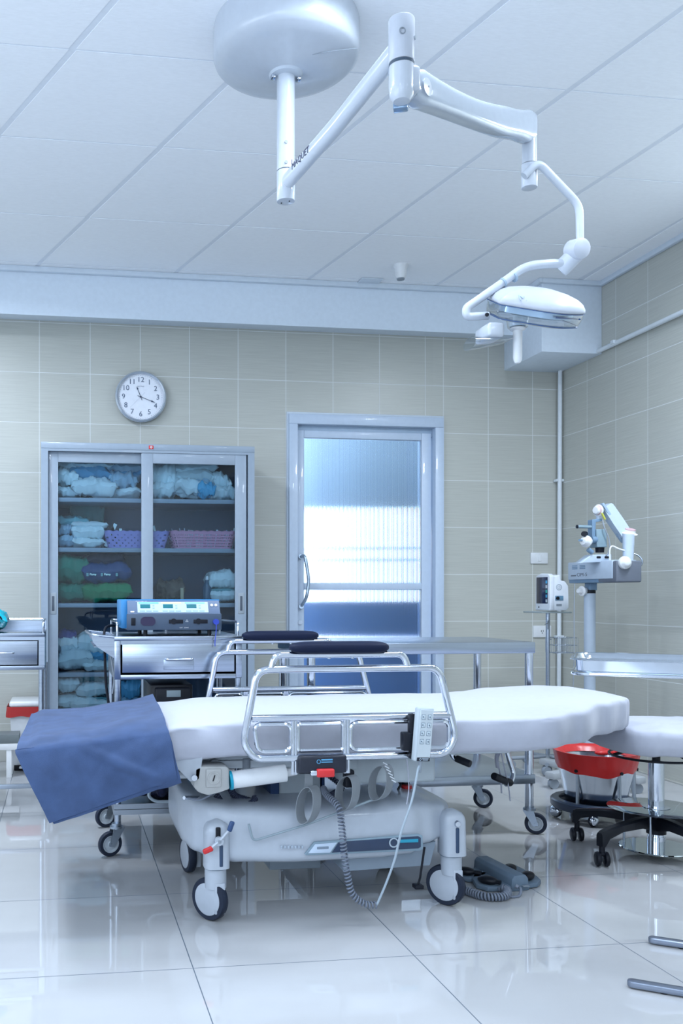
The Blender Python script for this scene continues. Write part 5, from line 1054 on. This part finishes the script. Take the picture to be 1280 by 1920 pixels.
# ================= operating microscope on its floor stand
Ym = 4.2
MG = mat('microscope_grey', (.46, .55, .66), .4); MD = mat('microscope_blue_grey', (.16, .26, .38), .4); MK = mat('microscope_dark', (.13, .15, .19), .5); PNK = mat('pink_knob', (.62, .42, .46), .45)
t = thing('operating_microscope', 'grey floor-standing operating microscope with a folded arm against the right wall', 'microscope', (2.70, 4.35, 0))
def Q(x, y, Y=Ym): return P(x, y, Y)
pxm, Yc_ = 2.70, 4.35
b = B(); b.cyl((pxm, Yc_, .08), (pxm, Yc_, P(0, 1112, Yc_).z), .028, seg=32); b.obj('column', mat('column_blue', (.42, .50, .60), .4), t)
b = B(); b.cyl((pxm, Yc_, P(0, 1112, Yc_).z), (pxm, Yc_, P(0, 1105, Yc_).z), .0285, seg=32); b.obj('column_band', BLK, t); b = B(); b.box(pxm-.014, pxm+.026, Yc_-.025, Yc_+.025, P(0, 1106, Yc_).z, 1.04, .003); b.obj('swivel', MD, t)
b = B(); q = P(1090, 1108, Yc_); b.lathe([(0, -.03), (.010, -.03), (.022, -.02), (.026, 0), (.014, .004), (.013, .022), (.010, .026), (0, .026)], q, V(-1, -.25, 0), 26); b.obj('lock_knob', WHP, t)
def poly(name, pts, y0_, y1_, m, bev=.004, par=None):
    b = B(); b.prism([(P(x, y, y0_).x, P(x, y, y0_).z) for x, y in pts], y0_, y1_, 'y', bev, seg=3); return b.obj(name, m, par or t)
b = B(); b.box(2.652, 2.778, 4.16, 4.464, 1.034, 1.140, .004); b.obj('arm_box', MD, t)
b = B(); b.box(2.645, 2.775, 4.075, 4.462, 1.052, 1.143, .004); b.obj('arm_cover', MG, t)
b = B(); b.box(2.650, 2.783, 4.045, 4.20, 1.034, 1.139, .008, 3); b.obj('counterweight', MK, t)
poly('top_wedge', [(1088, 1056), (1108, 1040), (1146, 1039), (1146, 1053)], Ym-.03, Ym+.03, MG, .003)
b = B()
for y_ in (4.42, 4.35):
    for k in range(3): b.box(2.6435, 2.646, y_-.048, y_, 1.122-k*.0075, 1.126-k*.0075)
o_ = b.obj('vent_slots', MD, t); o_['kind'] = 'stuff'
b = B(); MX = Matrix(((0, 0, -1, 2.6448), (-1, 0, 0, 4.33), (0, 1, 0, 1.076), (0, 0, 0, 1))); b.text('OM-5', .026, MX, ex=.0005, sx=1.5); b.box(2.6438, 2.6455, 4.385, 4.43, 1.070, 1.076); b.obj('lettering', MK, t)
# hinge knob, uprights, sloping arm
b = B(); q = P(1172, 1055, 4.035); b.lathe([(0, .022), (.012, .021), (.020, .016), (.022, .010), (.030, .004), (.032, -.006), (.030, -.014), (0, -.014)], q, (0, -1, 0), 36); b.obj('hinge_knob', WHP, t)
b = B(); b.tube([Q(1177, 1051, Ym-.09), Q(1178, 1003, Ym-.08)], lambda f: .024+.004*f, 24); up_ = b.obj('upright', MG, t)
b = B(); b.lathe([(0, .022), (.024, .021), (.027, .006), (.030, .004), (.038, .0), (.036, -.005), (.020, -.006), (0, -.006)], Q(1179.5, 1000, Ym-.07), (.05, -.35, 1), 32); b.obj('knob_base', WHP, up_)
b = B(); b.lathe([(.0245, .005), (.0255, .006), (.0245, .022), (.018, .0235), (0, .0235)], Q(1179.5, 1000, Ym-.07), (.05, -.35, 1), 32); b.obj('pink_knob', PNK, up_)
b = B(); rg = []
Aa, Bb = Q(1134, 948, Ym-.02), Q(1172, 1005, Ym-.05); dd = (Bb-Aa).normalized(); nx = V(dd.z, 0, -dd.x)
for s_, wv in ((0, .022), (.06, .028), (.5, .030), (.94, .029), (1.0, .022)):
    c_ = Aa.lerp(Bb, s_); rg.append([c_+nx*sx*wv+V(0, sy*.022, 0) for sx, sy in ((-1, -1), (1, -1), (1, 1), (-1, 1))])
b.loft(rg); ar_ = b.obj('sloping_arm', MG, t)
b = B(); b.prism([(P(x, y, Ym-.04).x, P(x, y, Ym-.04).z) for x, y in ((1126, 944), (1130, 943), (1166, 998), (1171, 1015), (1166, 1018), (1160, 1010), (1140, 968))], Ym-.05, Ym-.03, 'y', .002); b.obj('arm_side_cover', mat('arm_side_grey', (.30, .40, .52), .4), ar_)  # side cover in a darker grey than the arm
b = B(); b.lathe([(0, .022), (.016, .021), (.022, .012), (.024, .004), (.030, .0), (.026, -.008), (0, -.008)], Q(1121, 957, Ym-.03), (-1, -.35, 0), 28); b.obj('elbow_knob', WHP, ar_)
b = B(); b.lathe([(.0225, .012), (.0235, .006), (.024, .003), (.0235, .001)], Q(1121, 957, Ym-.0305), (-1, -.35, 0), 28); b.obj('pink_ring', PNK, ar_)
# optical head
b = B(); b.tube([Q(1122, 968, Ym-.02), Q(1122, 976, Ym-.02), ], .012, 14); b.obj('head_stem', MG, t)
poly('head_frame', [(1110, 974), (1128, 972), (1129, 977), (1117, 979), (1116, 1010), (1110, 1010)], Ym-.04, Ym, MD, .002)
b = B(); b.cyl(Q(1082, 987.5, Ym-.03), Q(1113, 988, Ym-.03), .0082, seg=16); hnd = b.obj('side_handle', mat('handle_steel', (.30, .42, .50), .3, metal=.6), t); b = B(); b.cyl(Q(1080.5, 987.5, Ym-.03), Q(1082.5, 987.5, Ym-.03), .0088, seg=16); b.obj('handle_cap', BLK, hnd)
poly('optic_body', [(1118, 992), (1137, 992), (1138, 1026), (1119, 1026)], Ym-.045, Ym+.02, mat('optic_grey', (.22, .32, .38), .4), .004)
b = B(); b.cyl(Q(1124, 1026, Ym-.01), Q(1124, 1036, Ym-.01), .022, .020, seg=24); b.obj('lens_ring', BLK, t)
b = B(); b.lathe([(0, .03), (.016, .028), (.020, .015), (.023, .006), (.030, .0), (.028, -.010), (.018, -.012), (.018, -.03), (0, -.03)], Q(1098, 1015, Ym-.04), (-1, -.5, -.05), 28); b.obj('focus_knob', WHP, t)
b = B(); b.cyl(Q(1097, 1001, Ym-.03), Q(1094, 1001, Ym-.05), .013, seg=18); b.obj('eyepiece', BLK, t)
b = B(); b.cyl(Q(1086, 1013, Ym-.06), Q(1090, 1013, Ym-.05), .006, seg=12); b.obj('eyepiece', MD, t)
b = B(); b.tube([Q(1102, 1030, Ym-.03), Q(1110, 1036, Ym-.03)], .012, 14); b.cyl(Q(1108, 1012, Ym-.03), Q(1117, 1012, Ym-.03), .018, seg=20); b.obj('tube_coupling', MD, t)
for x_ in (1122, 1137): b = B(); b.cbox(Q(x_, 1045, Ym-.062), (.022, .008, .012), .004); b.obj('control_knob', BLP, t)
b = B(); b.tube(spline([Q(1129, 975, Ym-.05), Q(1133, 990, Ym-.06), Q(1140, 1007, Ym-.06), Q(1143, 1025, Ym-.06), Q(1140, 1036, Ym-.06), Q(1136, 1042, Ym-.06)], 6), .0032, 8); b.obj('grey_cable', GRY, t)
b = B(); b.tube(spline([Q(1143, 1050, Ym-.07), Q(1143, 1030, Ym-.07), Q(1148, 1024, Ym-.07), Q(1160, 1029, Ym-.09), Q(1175, 1033, Ym-.09), Q(1187, 1031, Ym-.07)], 6), .0036, 8); b.obj('white_cable', WHP, t)
b = B(); b.tube(spline([Q(1186, 1037, Ym-.04), Q(1198, 1043, Ym-.06), Q(1204, 1053, Ym-.08), Q(1199, 1063, Ym-.095), Q(1189, 1068, Ym-.092)], 6), .0042, 8); b.obj('grey_hose', STL, t)
b = B(); b.tube([Q(1128, 962, Ym-.055), Q(1134, 974, Ym-.055)], .005, 8); b.obj('yellow_tag', mat('yellow_tag', (.5, .5, .08), .5), t)
b = B(); b.tube(spline([Q(1077, 1094, Ym), Q(1076, 1150, Ym), Q(1076, 1230, Ym), Q(1074, 1290, Ym), Q(1072, 1340, Ym)], 5), .0024, 6); b.obj('hanging_cable', GRY, t)
for k, a in enumerate((20, 110, 200, 290)):
    a = math.radians(a); b = B(); b.box(0, .30, -.03, .03, .05, .085, .008, 2, Matrix.Translation(V(pxm, Yc_, 0)) @ Matrix.Rotation(a, 4, 'Z')); lg = b.obj('base_leg', mat('base_grey', (.40, .43, .46), .5), t)
    b = B(); q = V(pxm+.27*math.cos(a), Yc_+.27*math.sin(a), .025); b.cyl(q-V(0, .012, 0), q+V(0, .012, 0), .025, seg=20); b.obj('caster', GRY, lg)
# ================= steel instrument tray stand at the right
uu = V(math.cos(math.radians(-33)), math.sin(math.radians(-33)), 0); vv = V(-uu.y, uu.x, 0)
O_ = V(1.395, 2.33, 0); zt_ = .793
def T(u, v, z): return O_+uu*u+vv*v+V(0, 0, z)
t = thing('instrument_stand', 'polished steel instrument tray on a floor stand with two flat feet, at the right edge', 'instrument stand', T(.45, .15, 0))
def rr(u0, u1, v0, v1, r, z, n=7):
    pts = []
    for (cu, cv, a0) in ((u0+r, v0+r, 180), (u1-r, v0+r, 270), (u1-r, v1-r, 0), (u0+r, v1-r, 90)):
        for k in range(n+1): a = math.radians(a0+90*k/n); pts.append(T(cu+r*math.cos(a), cv+r*math.sin(a), z))
    return pts
b = B(); R_ = [rr(-.008, .508, -.008, .308, .05, zt_-.002), rr(-.004, .504, -.004, .304, .048, zt_+.002), rr(.004, .496, .004, .296, .045, zt_), rr(.010, .49, .010, .29, .04, zt_-.012), rr(.022, .478, .022, .278, .034, zt_-.020), rr(.06, .44, .06, .24, .01, zt_-.021)]
t_ = bmesh.new(); vs = [[t_.verts.new(p) for p in r] for r in R_]; n = len(vs[0])
for a, c in zip(vs, vs[1:]):
    for k in range(n): t_.faces.new((a[k], a[(k+1) % n], c[(k+1) % n], c[k]))
t_.faces.new(vs[-1]); bmesh.ops.recalc_face_normals(t_, faces=t_.faces[:]); bmesh.ops.solidify(t_, geom=t_.faces[:], thickness=-.0012); b._add(t_)
b.loft([rr(.010, .49, .010, .29, .04, zt_-.036), rr(.006, .494, .006, .294, .042, zt_-.004)], cap=False); tr_ = b.obj('tray', mat('polished_steel', (.62, .68, .76), .06, metal=1), t, sharp=70)
b = B(); b.tube(rr(-.002, .502, -.002, .302, .05, zt_-.041), .0045, 8, closed=True); b.obj('tray_frame', CHR, t)
b = B(); b.tube([T(.50, .15, zt_-.041), T(.62, .15, zt_-.041), T(.64, .15, zt_-.06), T(.64, .15, .05)], .011, 14); b.obj('post', CHR, t)
F1, F2 = V(1.386, 2.073, 0), V(1.619, 2.326, 0)
FT = mat('foot_steel', (.26, .30, .38), .3, metal=.8)
for p in (F1, F2):
    b = B(); pts = [(0.014+.014*math.cos(a), .014*math.sin(a)) for a in [PI/2+PI*k/10 for k in range(11)]]+[(.66, -.014), (.66, .014)]
    M_ = Matrix.Translation(p) @ Matrix.Rotation(math.radians(-34), 4, 'Z'); b.prism(pts, .003, .019, 'z', .0035, M_); fo = b.obj('foot', FT, t)
    for u_ in (.08, .6): b = B(); q = M_ @ V(u_, 0, 0); b.cyl(q, q+V(0, 0, .005), .010, seg=14); b.obj('pad', BLK, fo)
b = B(); a, c = F1+uu*.60, F2+uu*.60; b.box(-.02, (c-a).length+.02, -.014, .014, .018, .042, .003, 1, Matrix.Translation(a) @ Matrix.Rotation(math.atan2((c-a).y, (c-a).x), 4, 'Z')); b.obj('cross_bar', FT, t)
# ================= surgeon's stool
sc = V(2.19, 3.10, 0)
t = thing('surgeon_stool', 'wheeled stool with a white sheeted seat, chrome column and mirror-like foot discs', 'stool', sc)
b = B(); rg = []
for z, k in ((.405, .93), (.412, .975), (.44, 1.0), (.468, 1.0), (.486, .985), (.494, .94), (.497, .80), (.498, .3)):
    rg.append([sc+V(.06+.27*k*math.copysign(abs(math.cos(a))**.45, math.cos(a))*(1+.012*noise.noise(V(a*6, z*30, 0))), .215*k*math.copysign(abs(math.sin(a))**.5, math.sin(a))*(1+.03*noise.noise(V(a*9, z*40, 3))), z+.008*noise.noise(V(a*2.5, z*9, 2))) for a in [2*PI*j/120 for j in range(120)]])
b.loft(rg); b.obj('seat_cover', FAB, t, sharp=80)
b = B(); b.box(sc.x+.245, sc.x+.33, sc.y-.17, sc.y+.17, .49, .70, .03, 4); b.obj('backrest_cover', FAB, t, sharp=80)
b = B(); b.cyl(sc+V(0, 0, .065), sc+V(0, 0, .35), .0275, seg=32); b.obj('column', CHR, t)
b = B(); b.cyl(sc+V(0, 0, .35), sc+V(0, 0, .408), .014, seg=20); b.cyl(sc+V(0, 0, .38), sc+V(0, 0, .405), .021, seg=20); b.cyl(sc+V(0, 0, .346), sc+V(0, 0, .352), .024, seg=20); b.obj('gas_spring', BLK, t)
b = B(); b.tube([sc+V(.16*math.cos(a), .16*math.sin(a), .375) for a in [2*PI*k/48 for k in range(48)]], .0045, 8, closed=True); b.tube([sc+V(.03, -.16, .375), sc+V(-.0, -.02, .42)], .008, 8); b.tube([sc+V(-.15, .03, .375), sc+V(0, .02, .42)], .006, 8); b.obj('lever_ring', BLP, t)
MIR = mat('mirror_steel', (.50, .56, .58), .05, metal=1)
b = B(); b.lathe([(.028, .178), (.165, .178), (.168, .1795), (.165, .181), (.028, .181), (.028, .178)], sc, seg=64); b.obj('foot_disc', MIR, t)
b = B(); b.lathe([(.028, .181), (.047, .182), (.047, .184), (.028, .184)], sc, seg=36); b.obj('disc_collar', CHR, t)
b = B(); b.lathe([(0, .030), (.125, .030), (.128, .033), (.125, .036), (0, .036)], sc, seg=56); b.obj('lower_disc', MIR, t)
for k in range(4):
    a = PI*(.25+.5*k); b = B(); b.cyl(sc+V(.11*math.cos(a), .11*math.sin(a), .036), sc+V(.11*math.cos(a), .11*math.sin(a), .178), .0045, seg=10); b.obj('spacer_rod', STD, t)
b = B(); b.cyl(sc+V(0, 0, .085), sc+V(0, 0, .16), .034, seg=28); b.obj('hub', BLK, t)
b = B(); b.cyl(sc+V(0, 0, .036), sc+V(0, 0, .075), .031, seg=28); b.obj('column_foot', CHR, t)
ang0 = math.atan2(3.00-sc.y, 1.895-sc.x)
for k in range(5):
    a = ang0+2*PI*k/5; e1 = V(math.cos(a), math.sin(a), 0); n1 = V(-e1.y, e1.x, 0); b = B(); rg = []
    for s_, w1, z1_, h1 in ((.02, .022, .125, .055), (.10, .020, .135, .035), (.20, .017, .130, .028), (.27, .016, .115, .034), (.292, .015, .100, .055), (.305, .013, .098, .048)):
        c_ = sc+e1*s_+V(0, 0, z1_); rg.append([c_+n1*w1*x_+V(0, 0, h1/2*y_) for x_, y_ in ((-1, -1), (1, -1), (1, .6), (.6, 1), (-.6, 1), (-1, .6))])
    b.loft(rg); al = b.obj('base_leg', BLP, t)
    c_ = sc+e1*.292; b = B(); b.cyl(c_+V(0, 0, .05), c_+V(0, 0, .078), .010, seg=14); hd2 = V(math.cos(a+1.2), math.sin(a+1.2), 0)
    nn = V(.96, -.25, 0)
    for s2 in (-1, 1): b.lathe([(0, -.009), (.018, -.009), (.0245, -.006), (.027, 0), (.0245, .006), (.018, .009), (0, .009)], c_+V(0, 0, .027)+nn*.0145*s2, nn, 24)
    b.cbox(c_+V(0, 0, .045), (.03, .022, .012), .004); b.obj('caster', BLK, al)
# ================= kick bucket with a red bag
kc = V(2.30, 3.66, 0)
t = thing('kick_bucket', 'stainless steel kick bucket with a red bag in a black wheeled ring', 'bucket', kc)
b = B(); b.lathe([(0, .060), (.112, .060), (.120, .066), (.166, .285), (.169, .288), (.163, .285), (.115, .07), (0, .07)], kc, seg=64); b.obj('pail', mat('polished_pail', (.62, .67, .73), .14, metal=1), t)
def bag(u, v):
    a = 2*PI*u; dr = .045+.045*(.5+.5*math.cos(a+2.1))+.012*noise.noise(V(math.cos(a)*2, math.sin(a)*2, 0)); r0 = .168+.004*noise.noise(V(math.cos(a)*7, math.sin(a)*7, v*2))
    if v < .3: s_ = v/.3; return kc+V((r0-.03+.03*s_)*math.cos(a), (r0-.03+.03*s_)*math.sin(a), .27+.03*s_)
    s_ = (v-.3)/.7; r = r0+.006-.018*s_*dr/.09; return kc+V(r*math.cos(a), r*math.sin(a), .30-dr*s_)
b = B(); b.sheet(bag, 96, 12, .0012); rb = b.obj('red_bag', mat('red_bag_film', (.60, .03, .03), .3, bump=.3, bump_scale=25), t, sharp=80)
b = B(); b.ball(kc+V(-.02, -.08, .30), (.035, .02, .012), 14); b.ball(kc+V(.01, -.09, .302), (.02, .015, .012), 12); b.obj('bag_knot', MT['red_bag_film'], rb)
b = B(); b.lathe([(.150, .048), (.178, .048), (.184, .056), (.184, .080), (.178, .086), (.150, .086), (.146, .08), (.146, .054), (.150, .048)], kc, seg=64); b.obj('ring_base', mat('ring_navy', (.02, .035, .07), .3), t)
for a in (210, 275, 330, 90):
    a = math.radians(a); b = B(); b.tube([kc+V(.148*math.cos(a), .148*math.sin(a), .235), kc+V(.148*math.cos(a), .148*math.sin(a), .225), kc+V(.150*math.cos(a), .150*math.sin(a), .085)], .009, 8, flat=(1, .5)); ar2 = b.obj('bracket', STD, t)
    b = B(); q = kc+V(.160*math.cos(a), .160*math.sin(a), .225); b.cyl(q, q+V(.006*math.cos(a), .006*math.sin(a), 0), .007, seg=14); b.obj('rubber_bumper', BLK, ar2)
for k in range(5):
    a = math.radians(235+72*k); c_ = kc+V(.165*math.cos(a), .165*math.sin(a), 0); b = B(); nn = V(math.cos(a+.9), math.sin(a+.9), 0); b.lathe([(0, -.014), (.016, -.014), (.024, -.008), (.026, 0), (.024, .008), (.016, .014), (0, .014)], c_+V(0, 0, .026), nn, 24); cw = b.obj('caster', BLK, t)
    b = B(); b.lathe([(0, .002), (.012, .001), (.021, -.004), (.0255, -.012), (.024, -.016), (0, -.016)], c_+V(0, 0, .027)+nn*.016, nn, 24); b.cyl(c_+V(0, 0, .03), c_+V(0, 0, .052), .008, seg=12); b.obj('caster_hood', CHR, cw)
# ================= foot pedal
PG = mat('pedal_grey', (.14, .20, .27), .5, bump=.2); 
t = thing('foot_pedal', 'blue-grey four-pedal foot control with a curly cord, on the floor beside the bed', 'foot control', (1.42, 2.95, 0))
def fl(x, y, z=0): q = PZ(x, y, z); return V(q.x, q.y, z)
cA, cB_ = fl(906, 1634), fl(975, 1671); ax_ = (cB_-cA).normalized(); ay = V(-ax_.y, ax_.x, 0); L_ = (cB_-cA).length
MP = Matrix.Translation(cA+V(0, .03, 0)); MP = Matrix.Translation(cA) @ Matrix.Rotation(math.atan2(ax_.y, ax_.x), 4, 'Z')
b = B(); b.prism([(-.034, .0), (.034, .0), (.030, .040), (.020, .052), (-.020, .052), (-.030, .040)], -.01, L_+.0, 'x', .003, MP); ph = b.obj('housing', PG, t)
def lobe(pts, name='base_plate'):
    b = B(); b.prism([(p.x, p.y) for p in (fl(*q) for q in pts)], .002, .018, 'z', .004, seg=2); return b.obj(name, PG, t)
lobe([(884, 1655), (888, 1647), (930, 1640), (968, 1655), (960, 1672), (915, 1674), (892, 1667)])
lobe([(862, 1652), (868, 1640), (895, 1634), (925, 1640), (905, 1652), (880, 1656)])
lobe([(962, 1648), (985, 1645), (1006, 1651), (1014, 1659), (1008, 1665), (975, 1670)])
lobe([(940, 1632), (965, 1630), (985, 1640), (965, 1652)])
def ped(x, y, ex, ey, name='pedal'):
    c_ = fl(x, y, .030); e2 = fl(ex, ey, .030); b = B(); dd = (e2-c_).normalized(); rt = math.atan2(dd.y, dd.x)
    b.ball(c_, (.034, .022, .014), 22, Matrix.Rotation(rt, 4, 'Z')); b.tube([c_, e2], .010, 12, flat=(1, .7)); b.obj(name, BLP, t)
ped(914, 1650, 938, 1655); ped(872, 1633, 902, 1637); ped(955, 1628, 940, 1640); ped(988, 1642, 970, 1652)
b = B(); q = fl(985, 1661, .0185); b.cbox(q, (.022, .016, .002), .0005); b.obj('mode_switch', GRY, t)
b = B(); b.tube(spline([fl(968, 1660, .025), fl(976, 1668, .02), fl(972, 1680, .005), fl(955, 1681, .005), fl(942, 1676, .006)], 6), .0045, 8); b.cyl(fl(966, 1661, .028), fl(971, 1664, .024), .007, seg=14); b.obj('cord', CBL, t)
b = B(); b.tube(coil([fl(938, 1664, .016), fl(950, 1669, .014), fl(948, 1679, .014), fl(930, 1682, .014), fl(905, 1680, .014), fl(880, 1672, .014), fl(865, 1668, .014)], .0105, 26, 11), .0038, 6); b.obj('curly_cord', CBL, t, sharp=80)
